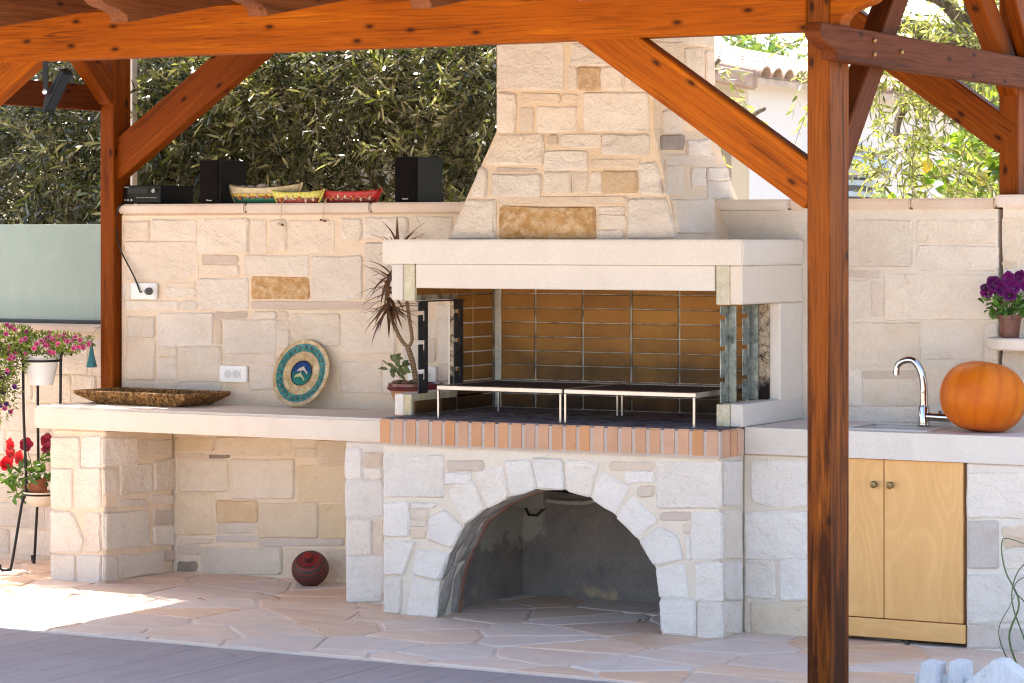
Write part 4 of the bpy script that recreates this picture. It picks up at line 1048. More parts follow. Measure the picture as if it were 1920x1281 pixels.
for x in (-.60, -.30, .39, 1.08, 1.765, 2.08 if False else 2.415, 3.14, 3.83, 4.60, 4.90):
    if 2.1 < x < 2.95:                                # the chimney passes here: a short rafter trimmed before it
        zb = lambda y: 2.666 + SL*(y + 2.1)
        prof = [(-.50, zb(-.50))] + scroll(-2.80, zb(-2.80), zb(-2.98)+.13, .19) + [(-2.99, zb(-2.99)+.15), (-.50, zb(-.50)+.15)]
        M = axes((x, 0, 0), Vector((0, -1, 0)), Vector((1, 0, 0)), Vector((0, 0, 1)))
        build(MB().prism([(-y, z) for y, z in prof], lambda u, v, ww: (u, ww, v), -.0425, .0425), 'rafter', W_RAFTER, pg, bevel=.003, M=M)
    else: rafter(x)
zr = lambda y: 2.666 + SL*(y + 2.1) + .152
def roof_slab(x0, x1, y0, y1, nm):
    mb = MB(); vs_ = []
    for dz in (0, .03):
        vs_ += [(x0, y0, zr(y0)+dz), (x1, y0, zr(y0)+dz), (x1, y1, zr(y1)+dz), (x0, y1, zr(y1)+dz)]
    mb.add(vs_, [(0,3,2,1),(4,5,6,7),(0,1,5,4),(1,2,6,5),(2,3,7,6),(3,0,4,7)])
    build(mb, nm, W_RAFTER, pg)
yy = -2.96
while yy < .60:
    y2 = min(yy + 2.535/18, .60)
    if y2 > -.42 and yy < .25:
        roof_slab(-.84, 2.126, yy, y2-.002, 'roof_plank'); roof_slab(2.914, 4.98, yy, y2-.002, 'roof_plank')
    else: roof_slab(-.84, 4.98, yy, y2-.002, 'roof_plank')
    yy = y2
tl = MB().add([(-.85, -2.99, zr(-2.99)+.032), (4.99, -2.99, zr(-2.99)+.032), (4.99, -.425, zr(-.425)+.032), (-.85, -.425, zr(-.425)+.032)], [(0,1,2,3)])
tl.add([(-.85, -.424, zr(-.424)+.032), (2.126, -.424, zr(-.424)+.032), (2.126, .61, zr(.61)+.032), (-.85, .61, zr(.61)+.032)], [(0,1,2,3)])
tl.add([(2.914, -.424, zr(-.424)+.032), (4.99, -.424, zr(-.424)+.032), (4.99, .61, zr(.61)+.032), (2.914, .61, zr(.61)+.032)], [(0,1,2,3)])
build(tl, 'roof_felt', plain('roof_felt', (.18, .10, .07), .9), pg)

# flat roof added out of view on the left: its shade ends the sun patch at the deck
aw = thing('shade_roof', 'unseen flat roof added to shade the deck left of the pergola', 'shade_roof', (-2.2, -2.9, 0))
build(MB().box(-4.4, -.46, -4.6, -1.262, 2.50, 2.545), 'roof_panel', W_RAFTER, aw)
for x in (-4.3, -.60):
    build(MB().box(x-.05, x+.05, -4.5, -4.4, -.02, 2.50), 'post', W_POST, aw)

# ------------------------------------------------------------------ floodlight under the beam
fl = thing('floodlight', 'slim black floodlight hanging from the beam at top left', 'floodlight', (.83, -2.07, 2.46))
BLK = plain('black_powder_coat', (.007, .010, .015), .5, spec=.25)
build(MB().box(.815, .842, -2.085, -2.079, 2.315, 2.458), 'bracket', BLK, fl, bevel=.001)
d_ = Vector((-.43, 0, -.70)).normalized(); n_ = Vector((.70, 0, -.43)).normalized()
Mf = axes((.845, -2.03, 2.335), d_, Vector((0, 1, 0)), n_)
hb = MB().prism([(-.100, -.012), (.05, -.018), (.095, -.004), (.108, .010), (.095, .012), (-.100, .012)], lambda u, v, w: (u, w, v), -.030, .040)
build(hb, 'housing', BLK, fl, bevel=.003, M=Mf)
build(MB().box(-.088, .085, -.022, .032, .0125, .0155), 'lens', plain('floodlight_glass', (.015, .022, .032), .35, spec=.3), fl, M=Mf)
build(MB().lathe([(.012, 0), (.012, .004), (.005, .007), (1e-5, .007)], 12, Matrix.Translation((.829, -2.086, 2.328)) @ Matrix.Rotation(rad(90), 4, 'X')), 'bolt', plain('zinc_bolt', (.7, .7, .7), .3, .8), fl)

# ------------------------------------------------------------------ grill racks
STEEL = plain('stainless_steel', (.46, .41, .36), .36, .85, var=.12, scale=18)
GRID = plain('grill_bars', (.05, .04, .038), .5, .5)
for i, (x0, x1, lab) in enumerate(((2.005, 2.645, 'left steel grill rack standing on legs in the firebox'), (2.653, 3.293, 'right steel grill rack standing on legs in the firebox'))):
    gr_ = thing('grill_rack', lab, 'grill rack', ((x0+x1)/2, -.48, .886), group='steel grill racks in the firebox')
    zt = 1.036; y0, y1 = -.77, -.20
    build(MB().box(x0, x1, y0, y0+.012, zt-.022, zt), 'front_edge', STEEL, gr_, bevel=.003)
    build(MB().box(x0, x1, y1-.012, y1, zt-.022, zt), 'back_edge', STEEL, gr_, bevel=.003)
    for x in (x0, x1-.012): build(MB().box(x, x+.012, y0+.0125, y1-.0125, zt-.022, zt-.001), 'side_edge', STEEL, gr_)
    nbar = 24; bm_ = mesh_from(MB().box(-.005, .005, y0+.0125, y1-.0125, -.004, .004), 'grill_bar', GRID)
    for k in range(nbar): inst(bm_, 'grill_bar', gr_, Matrix.Translation((x0+.025+(x1-x0-.05)*k/(nbar-1), 0, zt-.008)))
    for x in (x0+.006, x1-.010):
        for y in (y0+.008, y1-.008):
            build(MB().box(x-.0045, x+.0045, y-.0045, y+.0045, .8865, zt-.0225), 'leg', STEEL, gr_)

# ------------------------------------------------------------------ electrical sockets on the wall
WHP = plain('white_plastic', (.78, .77, .75), .35)
DKS = plain('socket_shadow', (.25, .25, .25), .5)
def outlet(x0, x1, z0, z1, lab, wells):
    o_ = thing('wall_socket', lab, 'socket', ((x0+x1)/2, -.012, (z0+z1)/2), group='white wall sockets')
    build(MB().box(x0, x1, -.024, -.006, z0, z1), 'cover_plate', WHP, o_, bevel=.004, seg=2)
    for cx, kind in wells:
        cz = (z0+z1)/2
        if kind == 'round':
            f_ = build(MB().box(cx-.024, cx+.024, -.0275, -.0242, cz-.026, cz+.026), 'insert', WHP, o_, bevel=.001)
            build(MB().lathe([(.0205, 0), (.0205, .0015), (.018, .0015), (.017, -.001), (1e-5, -.001)], 24, Matrix.Translation((cx, -.0276, cz)) @ Matrix.Rotation(rad(90), 4, 'X')), 'well', plain('socket_grey', (.55, .55, .54), .4), f_)
        else:
            build(MB().box(cx-.020, cx+.020, -.0272, -.0242, cz-.026, cz+.026), 'insert', WHP, o_, bevel=.001)
    return o_
outlet(-.261, -.098, 1.385, 1.468, 'white wall socket with the black plug in it, below the stereo', [(-.215, 'flat'), (-.135, 'round')])
outlet(.292, .458, .974, 1.056, 'white double wall socket above the counter, left of the ceramic plate', [(.349, 'round'), (.401, 'round')])
outlet(1.40, 1.56, 1.0, 1.078, 'white wall socket half hidden behind the dracaena stem', [(1.45, 'round'), (1.51, 'round')])
BLKP = plain('black_plastic', (.012, .012, .013), .42)
pc = thing('power_cable', 'black cable hanging from the stereo to the plug in the wall socket', 'cable', (-.2, -.03, 1.6))
cx_ = [(-.30, .02, 1.878), (-.325, -.022, 1.868), (-.345, -.025, 1.83), (-.353, -.022, 1.78), (-.345, -.022, 1.70), (-.325, -.024, 1.64), (-.285, -.026, 1.575), (-.235, -.028, 1.50), (-.20, -.034, 1.438), (-.182, -.05, 1.424), (-.165, -.055, 1.424)]
def smooth_pts(p, k=5):
    p = [Vector(q) for q in p]; out = []
    for i in range(len(p)-1):
        a, b, c, d = p[max(i-1, 0)], p[i], p[i+1], p[min(i+2, len(p)-1)]
        for j in range(k):
            s = j/k
            out.append(.5*((2*b) + (c-a)*s + (2*a-5*b+4*c-d)*s*s + (3*b-a-3*c+d)*s**3))
    return out + [p[-1]]
build(MB().tube(smooth_pts(cx_), .0042, 7), 'cord', BLKP, pc, smooth=True)
build(MB().lathe([(.006, -.028), (.010, -.024), (.019, -.008), (.0195, .012), (1e-5, .012)], 18, Matrix.Translation((-.137, -.042, 1.426)) @ Matrix.Rotation(rad(-65), 4, 'Y') @ Matrix.Rotation(rad(90), 4, 'X') if False else Matrix.Translation((-.135, -.040, 1.4265)) @ Matrix.Rotation(rad(-90), 4, 'X')), 'plug', plain('grey_plug', (.10, .10, .10), .4), pc, smooth=True)

# ------------------------------------------------------------------ stereo, speakers, toy boats on the coping
def lettering(parent, text, size, origin, mat):
    cu = bpy.data.curves.new('lettering', 'FONT'); cu.body = text; cu.size = size; cu.extrude = .0002
    to = bpy.data.objects.new('lettering_src', cu); COL.objects.link(to)
    bpy.context.view_layer.update()
    me = bpy.data.meshes.new_from_object(to.evaluated_get(bpy.context.evaluated_depsgraph_get()))
    me.materials.clear(); me.materials.append(mat)
    bpy.data.objects.remove(to)
    o = bpy.data.objects.new('lettering', me)
    place(o, parent, Matrix.Translation(origin) @ Matrix.Rotation(rad(90), 4, 'X'))
PRINT = plain('silver_print', (.75, .75, .75), .4)
CT = 1.8725
SBLK = plain('black_lacquered_cabinet', (.0075, .009, .012), .5, spec=.25)
st = thing('stereo_receiver', 'black compact stereo receiver on the wall coping beside the post', 'stereo', (-.2, .16, CT))
build(MB().box(-.335, -.102, .020, .31, CT+.006, CT+.098), 'case', SBLK, st, bevel=.003)
build(MB().box(-.333, -.104, .014, .0195, CT+.008, CT+.096), 'front_panel', plain('black_gloss_panel', (.004, .004, .0045), .3, spec=.2), st, bevel=.002)
build(MB().box(-.305, -.175, .0115, .0135, CT+.055, CT+.083), 'display', plain('display_glass', (.004, .004, .005), .05), st)
build(MB().lathe([(.0125, 0), (.0125, .012), (.0105, .015), (1e-5, .015)], 20, Matrix.Translation((-.135, .0139, CT+.068)) @ Matrix.Rotation(rad(90), 4, 'X')), 'volume_knob', plain('dark_chrome', (.25, .25, .26), .25, .8), st, smooth=True)
btn = mesh_from(MB().box(-.006, .006, -.002, .002, -.002, .002), 'button', plain('grey_buttons', (.22, .22, .22), .4))
for k in range(7): inst(btn, 'button', st, Matrix.Translation((-.245+.019*k, .0118, CT+.034)))
jk = mesh_from(MB().lathe([(.005, 0), (.005, .003), (.0025, .003), (.0025, .0), (1e-5, 0)], 10, Matrix.Rotation(rad(90), 4, 'X')), 'jack', plain('jack_ring', (.5, .5, .5), .35, .6))
for x in (-.322, -.304, -.282): inst(jk, 'jack', st, Matrix.Translation((x, .0138, CT+.022)))
for x in (-.31, -.125):
    for y in (.05, .27): build(MB().lathe([(.012, CT), (.012, CT+.006)], 10, Matrix.Translation((x, y, 0))), 'foot', BLKP, st)
lettering(st, 'Pioneer', .010, (-.328, .0135, CT+.086), PRINT)
for x0, w, lab in ((.148, .120, 'left black loudspeaker beside the stereo and the cream toy boat'), (1.308, .128, 'right black loudspeaker standing alone near the chimney')):
    sp = thing('loudspeaker', lab, 'speaker', (x0+w/2, .13, CT), group='black loudspeakers on the wall coping')
    build(MB().box(x0, x0+w, .016, .255, CT+.0005, CT+.222), 'cabinet', SBLK, sp, bevel=.003)
    build(MB().box(x0+.003, x0+w-.003, .004, .0155, CT+.004, CT+.219), 'grille', plain('speaker_cloth', (.006, .0045, .005), .9, spec=.1), sp, bevel=.003)
    lettering(sp, 'Pioneer', .0105, (x0+.047, .0037, CT+.014), PRINT)

CRMW = plain('boat_cream_paint', (.62, .52, .32), .6, var=.2, scale=50)
YEL = plain('boat_yellow_paint', (.66, .47, .05), .55, var=.25, scale=60)
YGR = plain('boat_lime_paint', (.55, .52, .10), .55, var=.3, scale=60)
GRN = plain('boat_green_paint', (.03, .16, .10), .5, var=.3, scale=60)
RED = plain('boat_red_paint', (.42, .025, .018), .42, var=.25, scale=50)
MAR = plain('boat_dark_red_paint', (.18, .018, .014), .5, var=.25, scale=50)
ORG = plain('boat_orange_paint', (.50, .14, .03), .5, var=.2, scale=50)
STR = plain('boat_string', (.55, .45, .33), .9)
BEAD = plain('boat_bead', (.62, .45, .33), .6)
def boat(x0, x1, yc, zdeck, lab, bands, bw, prow, nm):
    L = x1-x0; xc = (x0+x1)/2
    b = thing('toy_boat', lab, 'toy boat', (xc, yc, CT), group='painted wooden toy boats')
    H = zdeck - CT
    def section(k, f):                     # k along -1..1 ; f height fraction 0..1 -> half width, x, z
        sheer = H*(1 + prow*abs(k)**2.6) if f > 0 else H
        half = bw*(1-abs(k)**2.2)**.7*(.45+.55*f**.7)
        x = xc + k*L/2*(.78 + .22*f)
        return x, half, CT + .001 + (H*f if f < .75 else H*.75 + (sheer-H*.75)*(f-.75)/.25)
    n = 16; thick = .006
    for f0, f1, mat, pn in bands:
        mb = MB(); rowsn = 3
        for side in (-1, 1):
            vs_ = []
            for r_ in range(rowsn+1):
                f = f0 + (f1-f0)*r_/rowsn
                for i in range(n+1):
                    k = -1 + 2*i/n; x, hw, z = section(k*.995, f)
                    vs_.append((x, yc + side*hw, z))
            fs_ = []
            for r_ in range(rowsn):
                for i in range(n):
                    a = r_*(n+1)+i; fs_.append((a, a+1, a+n+2, a+n+1))
            mb.add(vs_, fs_)
        o_ = build(mb, pn, mat, b, smooth=True)
        so = o_.modifiers.new('thickness', 'SOLIDIFY'); so.thickness = thick; so.offset = 0
    mb = MB(); vs_ = []
    for i in range(n+1):
        k = -1+2*i/n; x, hw, z = section(k*.97, .55); vs_ += [(x, yc-hw*.95, z), (x, yc+hw*.95, z)]
    mb.add(vs_, [(2*i, 2*i+1, 2*i+3, 2*i+2) for i in range(n)]); build(mb, 'deck', bands[-1][2], b)
    rb = MB()
    for e in (-1, 1):
        xa, _, za = section(e, 1.0); xb, _, zb_ = section(e, .08)
        rb.tube([(xb, yc, zb_), ((xa+xb)/2+e*.004, yc, (za+zb_)/2), (xa+e*.004, yc, za+.004)], [.006, .006, .005], 6)
    build(rb, 'stem_post', bands[-1][2], b)
    # string of floats along the side that faces the terrace
    rng = random.Random(nm); pts = []
    for i in range(25):
        k = -.86+1.72*i/24; x, hw, z = section(k, .42)
        pts.append((x, yc-hw-.007, z + .008*math.sin(i*1.9) + rng.uniform(-.003, .003)))
    build(MB().tube(pts, .0018, 5), 'string', STR, b)
    for i in range(3, 24, 4):
        p = pts[i]
        build(MB().ball(p, .012, 8, 6, .55, .6, 1.0), 'float', BEAD if i % 3 else ORG, b, smooth=True)
    return b
b1_ = boat(.262, .708, .100, CT+.078, 'cream toy boat with yellow band and green hull, leftmost and largest of three', [(0, .36, GRN, 'lower_hull'), (.36, .46, MAR, 'stripe'), (.46, .63, YEL, 'band'), (.63, 1, CRMW, 'bulwark')], .055, .28, 1)
b2_ = boat(.588, .893, .018, CT+.052, 'small lime yellow toy boat in the middle, partly behind the red one', [(0, .45, MAR, 'lower_hull'), (.45, 1, YGR, 'bulwark')], .038, .25, 2)
b3_ = boat(.855, 1.205, .058, CT+.055, 'red toy boat, rightmost of the three on the coping', [(0, .35, MAR, 'lower_hull'), (.35, 1, RED, 'bulwark')], .045, .22, 3)
PEB = plain('pebble', (.42, .33, .28), .7, var=.3, scale=40)
for i, (x, lab) in enumerate(((.352, 'greyish pebble at the left of the cream boat'), (.402, 'pale pebble second from the left in the cream boat'), (.472, 'largest pinkish pebble in the middle of the cream boat'), (.567, 'brown pebble at the right of the cream boat'))):
    tag(build(MB().ball((x, .100, CT+.078), .030 if i == 2 else .022, 10, 7, 1.3, 1, .75), 'pebble', PEB if i < 3 else plain('brown_pebble', (.25, .16, .07), .7), None, smooth=True), lab, 'pebble', 'pebbles lying in the cream boat')
for x, dz, lab in ((.665, .105, 'thin string with a small wooden bead over the coping under the lime boat'), (.915, .085, 'knotted string with two dark beads over the coping under the red boat')):
    h_ = thing('hanging_string', lab, 'string', (x, -.022, CT), group='strings hanging over the coping')
    build(MB().tube([(x+.008, .0, CT+.022), (x+.004, -.018, CT+.004), (x, -.022, CT-.03), (x-.004, -.020, CT-dz)], .0018, 5), 'cord', STR, h_)
    for q in range(2): build(MB().ball((x-.014+.020*q, -.020, CT-dz-.004*q), .007, 8, 6, 1.5, .8, .8), 'bead', plain('dark_bead', (.16, .08, .04), .6) if q or x > .8 else BEAD, h_, smooth=True)

# ------------------------------------------------------------------ woven tray
tr = thing('woven_tray', 'rectangular brown woven straw tray on the left counter', 'tray', (0, -.23, .863))
rim_c = [(-.372, -.345), (.352, -.395), (.378, -.055), (-.335, -.02)]
base_c = [(-.235, -.305), (.262, -.352), (.28, -.10), (-.205, -.075)]
t = NT('woven_straw'); P = t.pos()
wz = t.noise(t.mapping(P, (55, 55, 40)), 1.0, 4, .6)
STRAW = t.done(t.ramp(wz, [(.30, (.04, .016, .005)), (.5, (.22, .105, .032)), (.70, (.50, .30, .11))]), .75, t.bump(t.noise(P, 160, 4), .4, .003), .25)
zb, zt_ = .868, .921
mb = MB()
for c, z in ((base_c, zb), (rim_c, zt_)): mb.v += [(x, y, z) for x, y in c]
mb.f += [(3, 2, 1, 0)] + [(i, (i+1) % 4, 4+(i+1) % 4, 4+i) for i in range(4)]
sh = build(mb, 'shell', STRAW, tr); so = sh.modifiers.new('thickness', 'SOLIDIFY'); so.thickness = .010; so.offset = 1
wv = MB(); rng = random.Random(3)
for row in range(7):
    k = (row+.5)/7
    c = [(b[0]+(r_[0]-b[0])*k, b[1]+(r_[1]-b[1])*k) for b, r_ in zip(base_c, rim_c)]; z = zb + (zt_-zb)*k
    for i in range(4):
        a, b = Vector(c[i]+(z,)), Vector(c[(i+1) % 4]+(z,)); n_ = int((b-a).length/.020); d = (b-a).normalized()
        out = d.cross(Vector((0, 0, 1)))
        for j in range(n_):
            p = a + (b-a)*((j+.5)/n_)
            up = (Vector((0, 0, 1))*.8 + d*(.7 if row % 2 else -.7)).normalized()
            for s_ in (-.006, .006):
                q = p + out*s_
                L = rng.uniform(.010, .0135)
                M = axes(q, up, up.cross(out).normalized(), out)
                wv.lathe([(1e-5, -L), (.0050, -L*.4), (.0050, L*.4), (1e-5, L)], 5, M @ Matrix.Rotation(rad(90), 4, 'Y'))
build(wv, 'weave', STRAW, tr, kind='stuff')
rr = MB(); pts = [Vector(c+(zt_+.002,)) for c in rim_c]
for i in range(4): rr.tube([pts[i], pts[(i+1) % 4]], .0085, 7)
build(rr, 'rim', STRAW, tr, smooth=True)

# ------------------------------------------------------------------ ceramic plate with two dolphins
pl = thing('ceramic_plate', 'round ceramic plate with teal ring and two dolphins leaning on the wall', 'plate', (.83, -.07, .862))
SAND = NT('speckled_glaze'); P = SAND.obj()
c = SAND.mix(SAND.ramp(SAND.noise(P, 22, 4), [(.35, 0), (.65, 1)]), (.42, .26, .10), (.60, .46, .26))
c = SAND.mix(SAND.ramp(SAND.noise(P, 150, 3, .6), [(.56, 0), (.64, .9)]), c, (.14, .085, .03))
SANDM = SAND.done(c, .5, SAND.bump(SAND.noise(P, 120, 4), .4, .003), .4)
t = NT('teal_glaze'); P = t.obj()
TEAL = t.done(t.ramp(t.noise(P, 30, 4), [(.3, (.012, .085, .085)), (.55, (.035, .19, .175)), (.75, (.12, .30, .25))]), .25, None, .5)
Rp = .172; tilt = rad(17)
Mp = Matrix.Translation((.815, -.062, .862 + Rp*math.cos(tilt) + .004)) @ Matrix.Rotation(rad(-4), 4, 'Z') @ Matrix.Rotation(rad(90)-tilt, 4, 'X')
build(MB().lathe([(1e-5, -.010), (.11, -.010), (.165, -.004), (Rp, .006), (Rp-.002, .012), (.150, .011), (.146, .008), (.113, .003), (.109, .006), (.075, .001), (.062, .0), (1e-5, .0)], 64, Mp), 'dish', SANDM, pl, smooth=True)
build(MB().lathe([(.149, .0105), (.143, .0095), (.116, .006), (.112, .0065)], 64, Mp, cap=False), 'teal_ring', TEAL, pl, smooth=True)
stud = mesh_from(MB().ball((0, 0, 0), .0078, 8, 6, 1, 1, .8), 'stud', plain('stud_glaze', (.13, .17, .13), .4, var=.4, scale=60), smooth=True)
for k in range(24):
    q = 2*math.pi*k/24
    inst(stud, 'stud', pl, Mp @ Matrix.Translation((.130*math.cos(q), .130*math.sin(q), .010)))
build(MB().lathe([(.062, .0005), (.064, .006), (.0605, .0065), (.059, .002)], 48, Mp, cap=False), 'medallion_border', plain('dark_blue_glaze', (.008, .018, .028), .25), pl, smooth=True)
t = NT('sea_glaze'); O = t.obj(); s_ = t.node('ShaderNodeSeparateXYZ'); t.link(O, s_.inputs[0])
SEA = t.done(t.ramp(t.math('ADD', t.math('MULTIPLY', s_.outputs[1], 9.0), .5), [(.1, (.012, .16, .12)), (.48, (.01, .12, .11)), (.6, (.006, .055, .15)), (1, (.006, .04, .16))]), .2, None, .5)
build(MB().lathe([(.059, .0035), (1e-5, .0036)], 40), 'medallion', SEA, pl, M=Mp)
DOL = [(-.040, .000), (-.033, .004), (-.028, .011), (-.016, .019), (-.004, .021), (.004, .029), (.007, .019), (.017, .010), (.026, -.002), (.035, -.004), (.032, -.009), (.031, -.018), (.024, -.009), (.014, .000), (.0, .006), (-.008, .004), (-.010, -.002), (-.014, .004), (-.028, .000)]
for dx, dy, s_, colr in ((.006, .010, .95, (.50, .42, .33)), (-.006, -.022, .95, (.42, .42, .20))):
    build(MB().prism([(x*s_, y*s_) for x, y in DOL], lambda u, v, w: (u, v, w), .0037, .0062), 'dolphin', plain('dolphin_glaze', colr, .35, var=.15, scale=60), pl, M=Mp @ Matrix.Translation((dx, dy, 0)))

# ------------------------------------------------------------------ striped round urn on the floor
t = NT('striped_clay'); O = t.obj(); s_ = t.node('ShaderNodeSeparateXYZ'); t.link(O, s_.inputs[0])
wv_ = t.math('SINE', t.math('ADD', t.math('MULTIPLY', s_.outputs[2], 330.0), t.math('MULTIPLY', t.noise(O, 25, 3), 1.6)))
c = t.mix(t.ramp(wv_, [(.42, 0), (.58, 1)]), (.045, .034, .028), (.21, .010, .013))
c = t.mix(t.ramp(t.noise(O, 14, 5), [(.5, 0), (.85, .35)]), c, (.09, .06, .045))
URN = t.done(c, .55, t.bump(t.noise(O, 60, 4), .3, .004), .4)
ur = thing('clay_jar', 'round dark red striped clay jar lying tilted on the floor under the counter', 'jar', (.935, -.17, 0))
axis = Vector((.24, -.62, .75)).normalized()
M = axes((.935, -.17, .0845), axis.orthogonal().normalized(), axis.cross(axis.orthogonal().normalized()), axis)
prof = [(1e-5, -.081)] + [(.092*math.sin(q), -.083*math.cos(q)) for q in [math.pi*k/18 for k in range(1, 15)]] + [(.040, .062), (.029, .060), (.021, .064), (.021, .083), (.024, .090), (.022, .096), (.011, .099), (1e-5, .094)]
build(MB().lathe(prof, 36), 'body', URN, ur, smooth=True, M=M)
# ------------------------------------------------------------------ pumpkin, tap, shelf and pots on the right
t = NT('pumpkin_skin'); O = t.obj(); P = t.pos()
c = t.mix(t.ramp(t.noise(O, 7, 5, .6), [(.35, 0), (.7, 1)]), (.50, .105, .002), (.62, .165, .004))
c = t.mix(t.ramp(t.noise(t.mapping(O, (60, 60, 10)), 1.0, 4, .7), [(.60, 0), (.8, .5)]), c, (.68, .28, .03))
at_ = t.node('ShaderNodeSeparateXYZ'); t.link(O, at_.inputs[0]); ang = t.math('ARCTAN2', at_.outputs[1], at_.outputs[0])
gv = t.math('POWER', t.math('ABSOLUTE', t.math('COSINE', t.math('MULTIPLY', ang, 6.0))), 9.0)
c = t.mix(t.math('MULTIPLY', gv, .45), c, (.40, .07, .001))
PUMP = t.done(c, .45, t.bump(t.noise(O, 90, 4), .12, .003), .22)
pk = thing('pumpkin', 'large orange pumpkin sitting on the sink counter at the right edge', 'pumpkin', (4.455, -.41, .885))
def ribs(q, z): return 1 - .030*(1-abs(z)/.2)*abs(math.cos(q*6))**5 + .008*math.sin(q*3+1) + .006*math.sin(q*2)
pr = [(1e-5, -.135)] + [(.181*math.sin(math.pi*(.06+.88*k/22))**.74, -.147*math.cos(math.pi*(.06+.88*k/22)) + .0) for k in range(23)] + [(.03, .138), (1e-5, .132)]
Mk = Matrix.Translation((4.452, -.41, .885+.147)) @ Matrix.Rotation(rad(5), 4, 'Y') @ Matrix.Rotation(rad(-10), 4, 'X') @ Matrix.Rotation(.2, 4, 'Z')
build(MB().lathe(pr, 72, None, ribs), 'skin', PUMP, pk, smooth=True, M=Mk)
CHR = plain('chrome', (.52, .50, .49), .09, 1.0)
fc = thing('tap', 'tall chrome swan neck tap beside the pumpkin', 'tap', (4.125, -.20, .885))
fx, fy = 4.118, -.215
build(MB().lathe([(.029, .8855), (.029, .892), (.025, .894), (.0245, .90), (.0245, .972), (.021, .978), (1e-5, .979)], 28, Matrix.Translation((fx, fy, 0))), 'body', CHR, fc, smooth=True)
neck = [(fx, fy, .975)] + [(fx, fy, .975+.02*k) for k in range(1, 4)]
for k in range(0, 13):
    q = math.pi*k/12*1.02
    neck.append((fx - .060 + .060*math.cos(q) - .0, fy - .012*math.sin(q*.5), 1.055 + .11*(k/12)**.55 if False else 1.045 + (.128*math.sin(min(q, math.pi/2)) if q < math.pi/2 else .128 - .040*(1-math.sin(q)))))
neck.append((neck[-1][0]-.002, neck[-1][1], neck[-1][2]-.012))
build(MB().tube(smooth_pts(neck, 3), [.0185 - .0055*k/(3*(len(neck)-1)) for k in range(3*(len(neck)-1)+1)], 16), 'spout', CHR, fc, smooth=True)
e_ = neck[-1]
build(MB().lathe([(.015, 0), (.0155, .022), (.011, .022)], 16, Matrix.Translation((e_[0], e_[1], e_[2]-.012))), 'aerator', CHR, fc, smooth=True)
build(MB().tube([(fx+.012, fy, .930), (fx+.16, fy, .926)], .019, 16), 'crossbar', CHR, fc, smooth=True)
build(MB().tube([(fx+.075, fy, .940), (fx+.075, fy-.004, .958)], .008, 12), 'lever', CHR, fc, smooth=True)
build(MB().lathe([(.016, 0), (.023, .004), (.023, .03), (.016, .034), (1e-5, .034)], 20, Matrix.Translation((fx+.15, fy, .926)) @ Matrix.Rotation(rad(90), 4, 'Y')), 'handle', CHR, fc, smooth=True)

sf = thing('wall_shelf', 'round cornered cream stone shelf on the wall above the pumpkin', 'shelf', (4.6, -.1, 1.25))
arc = [(4.36, -.004)] + [(4.36+.17*(1-math.cos(q)), -.06-.20*math.sin(q)) for q in [math.pi/2*k/10 for k in range(11)]] + [(5.0, -.26), (5.0, -.004)]
build(MB().prism(arc, lambda u, v, w: (u, v, w), 1.222, 1.272), 'slab', SLAB_R, sf, bevel=.006)
TERRA = plain('brown_plastic_pot', (.13, .042, .026), .45, var=.12, scale=30)
SOIL = plain('potting_soil', (.03, .02, .013), .95, bump=.8, scale=60)
LEAFG = leaf_mat('petunia_leaf', (.075, .16, .025), (.12, .20, .06), .45, .45, .3)
def leaves_np(P, D, N, L, W, bend=.12):
    """arrays (n,3): base, direction, normal; L, W (n,) -> vertices and faces of lanceolate leaves"""
    n = len(P); S = np.cross(D, N); S /= np.linalg.norm(S, axis=1, keepdims=True)+1e-9
    L = L[:, None]; W = W[:, None]
    v = np.stack([P, P+D*.30*L+S*.5*W, P+D*.30*L-S*.5*W, P+D*.68*L+S*.42*W-N*bend*.35*L, P+D*.68*L-S*.42*W-N*bend*.35*L, P+D*L-N*bend*L], 1).reshape(-1, 3)
    b = np.arange(n)[:, None]*6
    return v, [b+np.array([[0, 1, 2]]), b+np.array([[3, 5, 4]]), b+np.array([[1, 3, 4, 2]])], np.repeat(NR.rand(n), 6)
def unit(a): return a/(np.linalg.norm(a, axis=1, keepdims=True)+1e-9)
def bush(parent, name, mat, blobs, n, L, W, bend=.3, up=.35, seed=1):
    rs = np.random.RandomState(seed); P = []; D = []
    tot = sum(b[1][0]*b[1][1]*b[1][2] for b in blobs)
    for c, r in blobs:
        k = max(8, int(n*r[0]*r[1]*r[2]/tot)); d = unit(rs.randn(k, 3)); q = .35+.65*rs.rand(k, 1)**.6
        P.append(np.array(c) + d*q*np.array(r)); D.append(unit(d + .7*rs.randn(k, 3) + np.array([0, 0, up])))
    P = np.concatenate(P); D = np.concatenate(D); N = unit(np.cross(D, rs.randn(len(P), 3)))
    N = unit(N*.7 + np.array([0, 0, .8]) - D*(D@np.array([0, 0, .8]))[:, None])
    v, f, tn = leaves_np(P, D, N, L[0]+(L[1]-L[0])*rs.rand(len(P)), W*(.7+.6*rs.rand(len(P))), bend)
    o = bpy.data.objects.new(name, numpy_mesh(name, v, f, mat, tn)); place(o, parent, Matrix()); o['kind'] = 'stuff'
    return o
def stems(parent, mat, c, ends, r=.0022, name='stem'):
    mb = MB()
    for e in ends:
        e = Vector(e); c_ = Vector(c); m = (c_+e)/2 + Vector((0, 0, .25*(e-c_).length*.4))
        mb.tube([c_, m, e], r, 5)
    return build(mb, name, mat, parent)
STEMG = plain('green_stem', (.10, .16, .05), .6)
